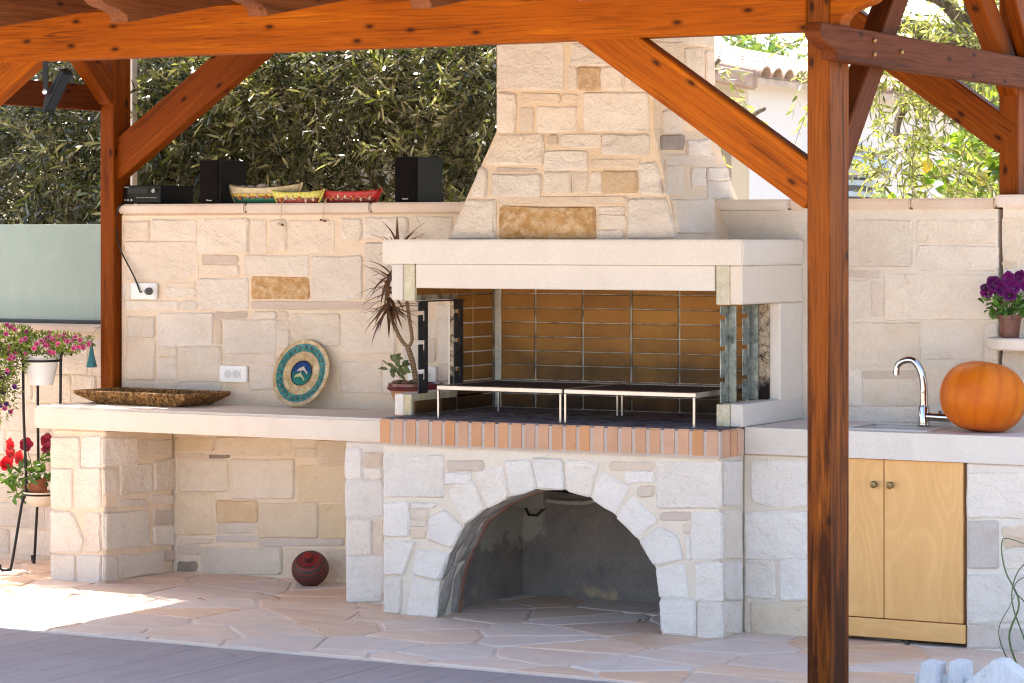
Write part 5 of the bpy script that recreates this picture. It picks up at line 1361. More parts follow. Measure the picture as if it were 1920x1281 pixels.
def petal_mesh(name, mat, r, lobes=5, depth=.35, frill=0.0, seed=0, n=20):
    rng = random.Random(seed); mb = MB(); vs_ = [(0, 0, -depth*r)]; 
    for ring, (rr, zz) in enumerate(((.28, -.35), (.70, .02), (1.0, 0.0))):
        for k in range(n):
            q = 2*math.pi*k/n; lb = 1-.16*(.5+.5*math.cos(lobes*q+math.pi))**2 if ring == 2 else 1
            vs_.append((r*rr*lb*math.cos(q), r*rr*lb*math.sin(q), r*(zz*depth*3 if ring == 0 else zz) + (rng.uniform(-frill, frill)*r if ring else 0)))
    fs_ = [(0, 1+k, 1+(k+1) % n) for k in range(n)]
    for ring in range(2):
        for k in range(n):
            a = 1+ring*n; fs_.append((a+k, a+n+k, a+n+(k+1) % n, a+(k+1) % n))
    return mesh_from(mb.add(vs_, fs_), name, mat, smooth=True)
def petal_mat(name, edge, core, var=.2):
    t = NT(name); O = t.obj(); ln = t.node('ShaderNodeVectorMath', operation='LENGTH'); t.link(O, ln.inputs[0])
    k = t.math('MULTIPLY', ln.outputs['Value'], 40.0)
    c = t.mix(t.ramp(k, [(.25, 0), (.6, 1)]), core, edge)
    hv = t.node('ShaderNodeHueSaturation'); t.link(t.math('ADD', t.math('MULTIPLY', t.rnd(), .5), .75), hv.inputs['Value']); t.link(c, hv.inputs['Color'])
    return t.done(hv.outputs[0], .6, None, .25, **{'Subsurface Weight': 0.0})
def face_dir(p, d, roll=0): return Matrix.Translation(p) @ Vector(d).to_track_quat('Z', 'Y').to_matrix().to_4x4() @ Matrix.Rotation(roll, 4, 'Z')

pp = thing('potted_petunia', 'dark purple petunia in a brown plastic pot on the wall shelf', 'potted plant', (4.475, -.12, 1.272))
cx, cy = 4.475, -.13
build(MB().lathe([(.038, 1.2725), (.047, 1.352), (.052, 1.353), (.053, 1.370), (.049, 1.370), (.047, 1.36)], 28, Matrix.Translation((cx, cy, 0))), 'pot', TERRA, pp, smooth=True)
build(MB().lathe([(.0465, 1.358), (1e-5, 1.362)], 20, Matrix.Translation((cx, cy, 0))), 'soil', SOIL, pp)
bush(pp, 'foliage', LEAFG, [((cx, cy, 1.405), (.075, .07, .045)), ((cx-.07, cy-.01, 1.42), (.05, .04, .035)), ((cx+.06, cy, 1.42), (.06, .05, .04))], 150, (.03, .055), .022, .3, .3, 3)
PUR = petal_mat('dark_purple_petal', (.095, .002, .075), (.025, .001, .03))
pm = [petal_mesh('flower', PUR, .036, 5, .4, .16, k) for k in range(3)]
fpos = [(-.090, -.03, 1.475), (-.055, -.05, 1.505), (-.02, -.05, 1.485), (.005, -.04, 1.525), (.035, -.055, 1.495), (.055, -.03, 1.53), (.085, -.045, 1.505), (-.045, .02, 1.47), (.02, -.07, 1.462), (.10, -.02, 1.47)]
stems(pp, STEMG, (cx, cy, 1.36), [(cx+a, cy+b, z-.01) for a, b, z in fpos])
for k, (a, b, z) in enumerate(fpos):
    inst(pm[k % 3], 'flower', pp, face_dir((cx+a, cy+b, z), (R.uniform(-.5, .7), -.9, R.uniform(-.2, .5)), k))
build(MB().ball((cx-.105, cy-.03, 1.487), .012, 8, 6, .8, .8, 1.2), 'bud', plain('dark_bud', (.02, .004, .035), .6), pp, smooth=True)

# ------------------------------------------------------------------ wrought iron flower stand with two pots
IRON = plain('wrought_iron', (.012, .011, .011), .55, .3)
fs = thing('flower_stand', 'black wrought iron flower stand with three curled feet left of the counter', 'plant stand', (-.64, -.26, 0))
def circ(cx, cy, z, r, n=24, a0=0, a1=2*math.pi): return [(cx+r*math.cos(a0+(a1-a0)*k/n), cy+r*math.sin(a0+(a1-a0)*k/n), z) for k in range(n+1)]
SX, SY = -.655, -.255
legs = [((-.735, -.435), -1), ((-.83, -.10), -1), ((-.44, -.17), 1)]
for (fx_, fy_), s_ in legs:
    dx, dy = fx_-SX, fy_-SY; L_ = math.hypot(dx, dy); ux, uy = dx/L_, dy/L_
    p = [(SX+ux*.103, SY+uy*.103, 1.075), (SX+ux*.100, SY+uy*.100, .80), (SX+ux*.085, SY+uy*.085, .42), (SX+ux*.11, SY+uy*.11, .34), (fx_-ux*.03, fy_-uy*.03, .035), (fx_-ux*.012, fy_-uy*.012, .011), (fx_+ux*.018, fy_+uy*.018, .0085), (fx_+ux*.036, fy_+uy*.036, .022), (fx_+ux*.034, fy_+uy*.034, .040)]
    build(MB().tube(smooth_pts(p, 4), .0072, 8), 'leg', IRON, fs, smooth=True)
    hk = [(SX+ux*.103, SY+uy*.103, 1.07), (SX+ux*.110, SY+uy*.110, 1.11), (SX+ux*.130, SY+uy*.130, 1.126), (SX+ux*.152, SY+uy*.152, 1.118), (SX+ux*.158, SY+uy*.158, 1.095)]
    build(MB().tube(smooth_pts(hk, 4), .0072, 8), 'hook', IRON, fs, smooth=True)
build(MB().tube(circ(SX, SY, 1.07, .103), .006, 7, False), 'upper_ring', IRON, fs, smooth=True)
build(MB().tube(circ(SX, SY, .385, .092), .006, 7, False), 'lower_ring', IRON, fs, smooth=True)
up_ = thing('potted_calibrachoa', 'trailing pink and purple calibrachoa in a white pot on top of the flower stand', 'potted plant', (SX, SY, .94))
WPOT = plain('white_ceramic_pot', (.74, .74, .74), .35)
build(MB().lathe([(.060, .945), (.076, 1.0), (.094, 1.095), (.098, 1.098), (.098, 1.106), (.090, 1.106), (.086, 1.09)], 36, Matrix.Translation((SX, SY, 0))), 'pot', WPOT, up_, smooth=True)
build(MB().lathe([(.087, 1.092), (1e-5, 1.10)], 24, Matrix.Translation((SX, SY, 0))), 'soil', SOIL, up_)
CAL = leaf_mat('calibrachoa_leaf', (.13, .17, .025), (.16, .20, .05), .5, .5, .35)
blobs = [((SX, SY, 1.15), (.19, .17, .07)), ((SX-.17, SY-.05, 1.17), (.16, .14, .085)), ((SX+.17, SY, 1.16), (.14, .10, .05)), ((SX-.22, SY-.10, 1.05), (.12, .10, .12)), ((SX-.13, SY-.16, 1.02), (.10, .07, .13)), ((SX-.06, SY-.18, .92), (.055, .05, .11)), ((SX-.20, SY-.16, .93), (.09, .06, .11)), ((SX-.02, SY-.17, 1.06), (.06, .05, .08)), ((SX-.36, SY-.05, 1.12), (.14, .12, .12)), ((SX-.09, SY-.18, .83), (.035, .03, .08)), ((SX+.27, SY, 1.175), (.06, .05, .035))]
bush(up_, 'foliage', CAL, blobs, 4600, (.018, .032), .0085, .2, .2, 7)
PNK = petal_mat('pink_petal', (.58, .17, .33), (.38, .02, .10)); VIO = petal_mat('violet_petal', (.19, .045, .28), (.06, .005, .10)); YLW = petal_mat('yellow_petal', (.80, .50, .04), (.55, .25, .01))
fm = {'p': petal_mesh('flower', PNK, .0145, 5, .5, .05, 1, 15), 'v': petal_mesh('flower', VIO, .0150, 5, .5, .05, 2, 15), 'y': petal_mesh('flower', YLW, .018, 5, .5, .05, 3, 15)}
rs = random.Random(31)
for k in range(125):
    c_, r_ = blobs[rs.choice([0, 0, 0, 1, 1, 1, 2, 2, 2, 3, 4, 5, 6, 7, 8, 8, 9, 10])]
    d = Vector((rs.gauss(0, 1), rs.gauss(-.9, .7), rs.gauss(.25, .8))).normalized()
    p = Vector(c_) + Vector((d.x*r_[0], d.y*r_[1], d.z*r_[2]))*rs.uniform(.95, 1.08)
    kind = 'v' if p.z < 1.06 and rs.random() < .65 else ('y' if p.x < SX-.12 and p.z > 1.16 and rs.random() < .5 else 'p')
    inst(fm[kind], 'flower', up_, face_dir(p, (d.x+rs.gauss(0, .35)+.25, d.y-.5, d.z+rs.gauss(0, .3)), rs.random()*6))
lo_ = thing('potted_petunia', 'red petunia in a tilted terracotta pot in the lower ring of the flower stand', 'potted plant', (SX, SY, .33))
build(MB().lathe([(1e-5, .318), (.05, .322), (.082, .352), (.096, .392), (.0985, .398), (.092, .398), (.078, .358), (1e-5, .332)], 32, Matrix.Translation((SX, SY, 0))), 'saucer', plain('cream_bowl', (.66, .58, .47), .45), lo_, smooth=True)
TC = plain('terracotta', (.30, .10, .045), .75, var=.15, scale=25)
Mt = Matrix.Translation((SX+.005, SY-.01, .355)) @ Matrix.Rotation(rad(-20), 4, 'Y') @ Matrix.Rotation(rad(6), 4, 'X')
build(MB().lathe([(1e-5, -.004), (.042, -.004), (.055, .075), (.061, .076), (.063, .098), (.057, .098), (.054, .08)], 30), 'pot', TC, lo_, smooth=True, M=Mt)
build(MB().lathe([(.055, .083), (1e-5, .087)], 20), 'soil', SOIL, lo_, M=Mt)
c0 = Mt @ Vector((0, 0, .09))
bush(lo_, 'foliage', LEAFG, [((c0.x-.03, c0.y-.02, c0.z+.05), (.10, .08, .06)), ((c0.x-.12, c0.y-.03, c0.z+.03), (.07, .05, .06)), ((c0.x+.09, c0.y, c0.z+.09), (.06, .05, .09)), ((c0.x-.08, c0.y-.04, c0.z-.03), (.05, .04, .05))], 170, (.03, .055), .024, .3, .2, 9)
REDP = petal_mat('red_petal', (.50, .008, .014), (.22, .002, .008)); DRED = petal_mat('dark_red_petal', (.26, .012, .035), (.12, .004, .012))
rm = [petal_mesh('flower', REDP, .040, 5, .45, .10, k, 20) for k in (4, 5)] + [petal_mesh('flower', DRED, .038, 5, .45, .14, 6, 20)]
fp = [(-.135, -.03, .155, 0), (-.12, -.05, .195, 0), (-.055, -.06, .135, 1), (-.04, -.02, .20, 2), (.075, .0, .225, 2), (.095, -.02, .19, 2), (-.145, -.05, .10, 1)]
stems(lo_, STEMG, c0, [(c0.x+a, c0.y+b, c0.z+z-.01) for a, b, z, q in fp])
for a, b, z, q in fp: inst(rm[q], 'flower', lo_, face_dir((c0.x+a, c0.y+b, c0.z+z), (R.uniform(-.3, .5), -.9, R.uniform(-.1, .5)), R.random()*6))

bl = thing('wind_bell', 'small turquoise ceramic bell hanging on a cord left of the post', 'bell', (-.435, -.10, 1.08))
build(MB().lathe([(.004, 1.168), (.006, 1.15), (.014, 1.095), (.027, 1.045), (.029, 1.036), (.026, 1.033), (.012, 1.06)], 20, Matrix.Translation((-.452, -.10, 0))), 'body', plain('turquoise_glaze', (.035, .17, .20), .35, var=.25, scale=30), bl, smooth=True)
build(MB().tube([(-.452, -.10, 1.165), (-.450, -.10, 1.20), (-.441, -.06, 1.235)], .0022, 5), 'cord', STR, bl)
build(MB().tube([(-.452, -.10, 1.05), (-.450, -.10, .98), (-.452, -.10, .93)], .0016, 5), 'clapper_cord', STR, bl)
build(MB().box(-.47, -.437, -.062, -.05, 1.232, 1.24), 'hanger', plain('driftwood', (.42, .36, .3), .8), bl)

# ------------------------------------------------------------------ dracaena in its bowl
dr = thing('dracaena', 'thin dracaena with spiky brown leaves and a forked stem in a dark red bowl', 'potted plant', (1.45, -.14, .862))
DX, DY = 1.555, -.20
GLZ = plain('dark_red_glaze', (.10, .008, .010), .22, var=.3, scale=30)
build(MB().lathe([(.06, .8625), (.075, .868), (.105, .925), (.123, .968), (.127, .975), (.120, .975)], 36, Matrix.Translation((DX, DY, 0))), 'outer_pot', plain('orange_glazed_clay', (.42, .20, .075), .5, var=.2, scale=20), dr, smooth=True)
build(MB().lathe([(.118, .976), (.138, .978), (.140, .99), (.134, .994), (.134, 1.008), (.126, 1.008), (.12, .995)], 36, Matrix.Translation((DX, DY, 0))), 'bowl', GLZ, dr, smooth=True)
build(MB().lathe([(.122, 1.000), (1e-5, 1.006)], 24, Matrix.Translation((DX, DY, 0))), 'soil', SOIL, dr)
for q in range(5):
    a = q*1.3; build(MB().ball((DX-.04+.05*math.cos(a), DY-.03+.04*math.sin(a), 1.01), .02, 8, 6, 1.3, 1, .6), 'bark_chip', plain('bark', (.16, .08, .04), .9), dr)
t = NT('dracaena_stem'); P = t.pos(); wv = t.node('ShaderNodeTexWave', wave_type='BANDS', bands_direction='Z'); wv.inputs['Scale'].default_value = 22; wv.inputs['Distortion'].default_value = 3; t.link(P, wv.inputs['Vector'])
DST = t.done(t.mix(t.ramp(wv.outputs['Fac'], [(.3, 0), (.7, 1)]), (.17, .105, .055), (.25, .165, .09)), .8, t.bump(wv.outputs['Fac'], .4, .004), .2)
fork = (DX-.045, DY, 1.175)
build(MB().tube(smooth_pts([(DX+.0, DY, 1.0), (DX-.006, DY, 1.05), (DX-.020, DY, 1.11), fork]), .0135, 9), 'stem', DST, dr, smooth=True)
hA = (DX-.150, DY, 1.345); hA2 = (DX-.160, DY, 1.50); hB = (DX-.115, DY+.02, 1.645)
build(MB().tube(smooth_pts([fork, (DX-.085, DY, 1.215), (DX-.120, DY, 1.28), hA, hA2]), [.0095]*12+[.0075]*9, 8), 'stem', DST, dr, smooth=True)
build(MB().tube(smooth_pts([fork, (DX-.022, DY, 1.215), (DX-.035, DY, 1.30), (DX-.060, DY+.01, 1.41), (DX-.095, DY+.02, 1.54), hB]), .0085, 8), 'stem', DST, dr, smooth=True)
t = NT('dracaena_leaf'); O = t.obj()
DLF = t.done(t.mix(t.rnd(), (.085, .036, .018), (.21, .105, .05)), .45, None, .4)
def blade_mesh(L, W, bend, name='leaf', mat=None, n=6):
    mb = MB(); vs_ = []
    for i in range(n+1):
        k = i/n; w = W*(1-k)**.8*(.55+.45*min(1, k*6)) ; y = -bend*L*k*k; x = L*(k - .25*bend*k*k*k)
        vs_ += [(x, -w/2, y+w*.15), (x, 0, y), (x, w/2, y+w*.15)]
    fs_ = []
    for i in range(n):
        a = 3*i; fs_ += [(a, a+3, a+4, a+1), (a+1, a+4, a+5, a+2)]
    return mesh_from(mb.add(vs_, fs_), name, mat, smooth=True)
dm = [blade_mesh(.205, .0255, b, 'leaf', DLF) for b in (.05, .22, .42)]
rng = random.Random(12)
def rosette(c, n, top, spread):
    for k in range(n):
        a = rng.uniform(0, 2*math.pi); el = rng.uniform(*spread)
        x = Vector((math.cos(a)*math.cos(el), math.sin(a)*math.cos(el), math.sin(el))); y = Vector((0, 0, 1)).cross(x).normalized(); z = x.cross(y)
        s_ = rng.uniform(.6, 1.15)
        p = Vector(c) + Vector((0, 0, rng.uniform(0, top)))
        inst(dm[rng.choice([0, 1, 1, 2])], 'leaf', dr, axes(p, x*s_, y, z*s_))
rosette(hA, 30, .05, (-1.0, .45)); rosette((hA[0], hA[1], 1.41), 30, .13, (-.5, .9)); rosette((hB[0], hB[1], 1.60), 22, .05, (.2, 1.4))
bush(dr, 'side_shoot', leaf_mat('side_shoot_leaf', (.12, .15, .055), (.16, .18, .08), .3, .45, .3), [((DX-.085, DY-.04, 1.085), (.045, .04, .04)), ((DX-.075, DY-.04, 1.04), (.02, .02, .03))], 24, (.035, .055), .027, .25, .3, 5)

# ------------------------------------------------------------------ white pickets and the grassy plant at bottom right
t = NT('white_painted_wood'); P = t.pos()
c = t.mix(t.ramp(t.noise(t.mapping(P, (12, 12, 3)), 6.0, 5, .65), [(.35, 0), (.7, 1)]), (.56, .57, .58), (.66, .67, .68))
c = t.mix(t.ramp(t.noise(P, 38, 4, .7), [(.62, 0), (.72, .6)]), c, (.36, .33, .29))
WPA = t.done(c, .55, t.bump(t.noise(t.mapping(P, (60, 60, 8)), 3.0, 4), .5, .003), .35)
wf2 = thing('picket_fence', 'white painted wooden pickets with slanted tops at the bottom right corner', 'fence', (4.85, -1.62, 0))
def picket(x0, x1, y0, y1, h0, h1, rz=0):
    mb = MB().add([(x0, y0, .0), (x1, y0, .0), (x1, y1, .0), (x0, y1, .0), (x0+.010, y0, h0), (x1-.006, y0, h1), (x1-.006, y1, h1), (x0+.010, y1, h0)], [(0,3,2,1),(4,5,6,7),(0,1,5,4),(1,2,6,5),(2,3,7,6),(3,0,4,7)])
    return build(mb, 'picket', WPA, wf2, bevel=.0015)
picket(4.645, 4.715, -1.68, -1.56, .104, .094); picket(4.735, 4.800, -1.62, -1.50, .106, .098)
mb = MB().prism([(4.83, .0), (5.15, .0), (5.15, .02), (4.975, .135), (4.945, .137), (4.83, .040)], lambda u, v, w: (u, w, v), -1.70, -1.60)
build(mb, 'picket', WPA, wf2, bevel=.0015)
build(MB().box(4.60, 5.3, -1.60 + .001, -1.575, .004, .05), 'rail', WPA, wf2, bevel=.003)
gp2 = thing('grassy_plant', 'plant with long thin arching green blades at the right edge by the cupboard', 'plant', (4.93, -1.30, 0))
GBL = NT('grass_blade'); GBM = GBL.done(GBL.mix(GBL.rnd(), (.035, .075, .015), (.09, .15, .035)), .4, None, .45)
def arch_blade(pts, w):
    pts = smooth_pts(pts, 5); mb = MB(); vs_ = []; n = len(pts)
    for i, p in enumerate(pts):
        k = i/(n-1); ww = w*(1-.75*k)
        tdir = (pts[min(i+1, n-1)]-pts[max(i-1, 0)]).normalized(); s_ = tdir.cross(Vector((.3, 1, 0))).normalized(); nn = s_.cross(tdir)
        vs_ += [p-s_*ww/2, p+nn*ww*.25, p+s_*ww/2]
    fs_ = []
    for i in range(n-1): a = 3*i; fs_ += [(a, a+3, a+4, a+1), (a+1, a+4, a+5, a+2)]
    build(mb.add(vs_, fs_), 'blade', GBM, gp2, smooth=True)
gx, gy = 4.93, -1.30
for pts, w in [([(0, 0, 0), (-.06, 0, .16), (-.02, 0, .30), (-.075, 0, .42), (-.09, 0, .52), (-.06, 0, .545), (.08, 0, .50)], .011),
               ([(.02, .02, 0), (-.0, .02, .14), (-.055, .02, .30), (-.03, .02, .42), (.05, .02, .48), (.14, .02, .50)], .009),
               ([(.05, 0, 0), (.06, 0, .2), (.09, 0, .34), (.14, 0, .44), (.2, 0, .46)], .012),
               ([(.0, 0, 0), (.03, 0, .16), (.02, 0, .28), (-.04, 0, .35), (.0, 0, .40), (.09, 0, .395)], .008),
               ([(-.02, 0, 0), (-.085, 0, .12), (-.10, 0, .20), (-.055, 0, .29), (-.035, 0, .34)], .007),
               ([(.06, .02, 0), (.03, .02, .14), (.075, .02, .3), (.08, .02, .46), (.12, .02, .55)], .009),
               ([(.08, -.02, 0), (.07, -.02, .12), (.12, -.02, .26), (.10, -.02, .36), (.16, -.02, .42)], .012),
               ([(.09, 0, 0), (.12, 0, .15), (.10, 0, .25), (.15, 0, .33)], .014), ([(.04, .01, 0), (.09, .01, .1), (.05, .01, .2), (.10, .01, .30), (.18, .01, .34)], .010),
               ([(.10, .03, 0), (.09, .03, .2), (.14, .03, .4), (.13, .03, .5)], .010)]:
    arch_blade([(gx+a, gy+b, c_) for a, b, c_ in pts], w)

# fallen leaves and twigs
DRY = plain('dry_leaf', (.12, .065, .03), .8, var=.4, scale=60)
for k, (x, y, lab) in enumerate(((.93, -.62, 'dry brown leaf on the flagstones below the clay jar'), (1.10, -.72, 'curled dry leaf on the flagstones in front of the open bay'), (.80, -.92, 'tiny dry leaf near the tip of the sun patch'), (2.93, -.55, 'dark dry leaf on the floor of the arched niche'))):
    me = blade_mesh(.05, .02, .25, 'dry_leaf', DRY, 4)
    o = inst(me, 'dry_leaf', None, Matrix.Translation((x, y, .014)) @ Matrix.Rotation(R.uniform(0, 6), 4, 'Z')); tag(o, lab, 'leaf', 'dry leaves on the floor')

for k in range(9):
    x, y = R.uniform(.3, 3.9), R.uniform(-1.6, -.9)
    me = blade_mesh(R.uniform(.012, .026), .008, .3, 'dry_leaf', DRY, 3)
    o = inst(me, 'dry_leaf', None, Matrix.Translation((x, y, .009)) @ Matrix.Rotation(R.uniform(0, 6), 4, 'Z')); tag(o, 'tiny crumb of dry leaf lying on the open flagstones before the counters', 'leaf', 'crumbs of dry leaf on the flagstones')
me = blade_mesh(.06, .03, .2, 'dry_leaf', plain('pale_dry_leaf', (.42, .34, .24), .8, var=.3, scale=60), 4)
tag(inst(me, 'dry_leaf', None, Matrix.Translation((1.86, -2.22, .006)) @ Matrix.Rotation(.6, 4, 'Z')), 'pale dry leaf lying on the grey deck', 'leaf')
# ------------------------------------------------------------------ trees behind the wall
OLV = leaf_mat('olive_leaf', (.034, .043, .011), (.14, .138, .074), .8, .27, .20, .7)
OLV2 = leaf_mat('sunny_olive_leaf', (.15, .17, .045), (.34, .33, .17), .5, .34, .40, .5)  # sunlit look put into a paler, yellower leaf colour
LEM = leaf_mat('lemon_leaf', (.10, .17, .018), (.20, .26, .05), .5, .32, .35, .5)
FAR = leaf_mat('far_tree_leaf', (.07, .12, .03), (.12, .16, .06), .5, .5, .3, .4)
t = NT('olive_bark'); P = t.pos()
BARK = t.done(t.ramp(t.noise(t.mapping(P, (1, 1, .35)), 26, 6, .7, .6), [(.3, (.06, .045, .035)), (.55, (.17, .135, .10)), (.75, (.30, .25, .20))]), .9, t.bump(t.noise(t.mapping(P, (1, 1, .3)), 30, 6, .7), .9, .02), .2)
TWIG = plain('olive_twig', (.22, .17, .11), .8, var=.3, scale=40)
def foliage(parent, mat, blobs, ntw, per, L, W, tl, seed, droop=.35, name='foliage', shell=.5, twigs=True):
    rs = np.random.RandomState(seed)
    wts = np.array([(b[1][0]*b[1][1]*b[1][2])**.75*(b[2] if len(b) > 2 else 1) for b in blobs]); wts /= wts.sum()
    idx = rs.choice(len(blobs), ntw, p=wts)
    C = np.array([b[0] for b in blobs])[idx]; Rr = np.array([b[1] for b in blobs])[idx]
    d = unit(rs.randn(ntw, 3)); q = shell + (1-shell)*rs.rand(ntw, 1)**.7
    base = C + d*q*Rr
    td = unit(d*.8 + .75*rs.randn(ntw, 3) + np.array([0, 0, .25]))
    ln = tl[0] + (tl[1]-tl[0])*rs.rand(ntw, 1)
    side = unit(np.cross(td, rs.randn(ntw, 3))); s2 = np.cross(td, side)
    P = []; D = []
    kk = np.linspace(.08, 1.0, per)
    for j, k in enumerate(kk):
        p = base + td*ln*k - np.array([0, 0, 1])*droop*ln*k*k
        tang = unit(td - np.array([0, 0, 1])*2*droop*k)
        sd = (side if (j//2) % 2 == 0 else s2)*(1 if j % 2 == 0 else -1)
        P.append(p); D.append(unit(tang*.75 + sd*(.85 - .35*k) + .22*rs.randn(ntw, 3)))
    P = np.concatenate(P); D = np.concatenate(D)
    N = unit(np.cross(D, rs.randn(len(P), 3)));  N = unit(N + np.array([0, 0, .5]) - D*(D@np.array([0, 0, .5]))[:, None])
    n = len(P)
    v, f, tn = leaves_np(P, D, N, L[0]+(L[1]-L[0])*rs.rand(n), W*(.75+.5*rs.rand(n)), .15)
    o = bpy.data.objects.new(name, numpy_mesh(name, v, f, mat, tn)); place(o, parent, Matrix()); o['kind'] = 'stuff'
    if twigs:
        tv = []; tf = []; r = .0028
        pts = [base, base + td*ln*.55 - np.array([0, 0, 1])*droop*ln*.3, base + td*ln - np.array([0, 0, 1])*droop*ln]
        for i, p in enumerate(pts):
            for a in range(3):
                q_ = 2*math.pi*a/3; tv.append(p + (side*math.cos(q_) + s2*math.sin(q_))*r*(1-.3*i))
        V = np.stack(tv, 1).reshape(-1, 3); b = np.arange(ntw)[:, None]*9
        for i in range(2):
            for a in range(3):
                a2 = (a+1) % 3; tf.append(b+np.array([[i*3+a, i*3+a2, (i+1)*3+a2, (i+1)*3+a]]))
        o2 = bpy.data.objects.new('twigs', numpy_mesh('twigs', V, tf, TWIG)); place(o2, parent, Matrix()); o2['kind'] = 'stuff'
def limbs(parent, base, ends, r0, r1, seed, name='branch'):
    rng = random.Random(seed)
    for e in ends:
        a, b = Vector(base), Vector(e); m1 = a.lerp(b, .35)+Vector((rng.uniform(-.1, .1), rng.uniform(-.1, .1), rng.uniform(0, .12))); m2 = a.lerp(b, .7)+Vector((rng.uniform(-.1, .1), rng.uniform(-.1, .1), rng.uniform(0, .1)))
        p = smooth_pts([a, m1, m2, b], 4); n = len(p)
        build(MB().tube(p, [r0+(r1-r0)*i/(n-1) for i in range(n)], 8), name, BARK, parent, smooth=True)
def olive(x, y, lab, blobs, trunk, forks, seed, ntw, mat=OLV, grp='olive trees behind the left wall', L=(.052, .085), per=18, tl=(.22, .42), r=.055):
    o = thing('olive_tree', lab, 'tree', (x, y, 0), group=grp)
    p = smooth_pts(trunk, 5); n = len(p)
    build(MB().tube(p, [r*(1-.35*i/(n-1)) for i in range(n)], 10), 'trunk', BARK, o, smooth=True)
    limbs(o, trunk[-1], forks, r*.6, .012, seed)
    foliage(o, mat, blobs, ntw, per, L, .0125, tl, seed)
    return o
OLVF = leaf_mat('lit_outer_olive_leaf', (.10, .12, .03), (.32, .31, .18), .6, .27, .22, .6)  # paler leaf for the outer sprays; their light is put into the colour
def B(x, y, z, rx, ry, rz, w=1): return ((x, y, z), (rx, ry, rz), w)
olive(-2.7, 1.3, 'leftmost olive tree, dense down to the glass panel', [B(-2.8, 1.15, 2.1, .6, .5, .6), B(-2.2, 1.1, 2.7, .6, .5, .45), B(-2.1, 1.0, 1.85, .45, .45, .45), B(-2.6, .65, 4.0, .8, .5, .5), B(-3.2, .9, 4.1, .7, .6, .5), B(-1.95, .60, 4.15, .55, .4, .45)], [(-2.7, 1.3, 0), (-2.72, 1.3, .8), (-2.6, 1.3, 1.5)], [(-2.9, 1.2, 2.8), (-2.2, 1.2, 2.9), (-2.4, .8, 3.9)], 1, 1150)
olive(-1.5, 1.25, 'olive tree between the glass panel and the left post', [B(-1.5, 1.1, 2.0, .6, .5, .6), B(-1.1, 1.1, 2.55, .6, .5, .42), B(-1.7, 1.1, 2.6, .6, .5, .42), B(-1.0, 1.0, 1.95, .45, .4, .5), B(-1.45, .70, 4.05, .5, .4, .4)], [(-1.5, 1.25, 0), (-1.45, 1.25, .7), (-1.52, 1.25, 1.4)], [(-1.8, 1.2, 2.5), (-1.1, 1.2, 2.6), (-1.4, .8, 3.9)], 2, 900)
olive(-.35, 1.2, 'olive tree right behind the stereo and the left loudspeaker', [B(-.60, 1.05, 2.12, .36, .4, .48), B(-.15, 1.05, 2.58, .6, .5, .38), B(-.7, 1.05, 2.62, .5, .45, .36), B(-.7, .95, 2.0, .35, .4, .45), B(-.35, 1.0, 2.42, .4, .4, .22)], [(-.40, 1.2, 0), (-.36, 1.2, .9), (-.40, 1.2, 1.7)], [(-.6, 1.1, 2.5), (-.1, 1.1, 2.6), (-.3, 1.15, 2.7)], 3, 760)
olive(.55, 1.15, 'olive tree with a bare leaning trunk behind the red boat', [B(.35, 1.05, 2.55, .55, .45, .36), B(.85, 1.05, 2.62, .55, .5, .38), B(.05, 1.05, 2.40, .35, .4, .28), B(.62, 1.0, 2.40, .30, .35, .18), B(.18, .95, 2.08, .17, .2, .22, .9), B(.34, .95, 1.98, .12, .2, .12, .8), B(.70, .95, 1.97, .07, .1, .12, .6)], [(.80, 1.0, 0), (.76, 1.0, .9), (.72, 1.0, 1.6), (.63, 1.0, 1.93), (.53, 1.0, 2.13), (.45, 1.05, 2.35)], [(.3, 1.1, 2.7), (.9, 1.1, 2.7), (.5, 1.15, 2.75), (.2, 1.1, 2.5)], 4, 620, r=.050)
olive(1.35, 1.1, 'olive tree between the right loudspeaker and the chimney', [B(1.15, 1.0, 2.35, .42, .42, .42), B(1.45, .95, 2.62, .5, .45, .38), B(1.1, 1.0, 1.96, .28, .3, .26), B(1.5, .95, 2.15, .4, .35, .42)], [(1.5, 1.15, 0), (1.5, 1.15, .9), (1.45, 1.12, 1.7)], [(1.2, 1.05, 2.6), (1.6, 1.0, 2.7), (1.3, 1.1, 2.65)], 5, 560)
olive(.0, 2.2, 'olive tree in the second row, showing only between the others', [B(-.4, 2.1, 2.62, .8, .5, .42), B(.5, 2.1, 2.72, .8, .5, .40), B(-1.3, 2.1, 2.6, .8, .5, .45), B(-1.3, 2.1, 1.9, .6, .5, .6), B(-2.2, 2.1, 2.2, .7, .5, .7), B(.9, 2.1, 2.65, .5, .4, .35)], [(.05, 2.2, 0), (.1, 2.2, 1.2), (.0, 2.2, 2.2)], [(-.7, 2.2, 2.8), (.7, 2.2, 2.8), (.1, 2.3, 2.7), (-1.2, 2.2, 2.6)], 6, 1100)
olive(-2.9, 2.3, 'dark olive tree in the second row at the far left', [B(-3.0, 2.2, 2.0, .8, .5, .8), B(-2.3, 2.2, 1.7, .7, .5, .5), B(-1.6, 2.3, 1.7, .6, .5, .5), B(-3.3, 2.2, 2.7, .8, .5, .5), B(-2.2, 2.2, 2.8, .7, .5, .4)], [(-2.9, 2.3, 0), (-2.9, 2.3, 1.2)], [(-3.2, 2.2, 2.5), (-2.4, 2.2, 2.7)], 7, 1500)
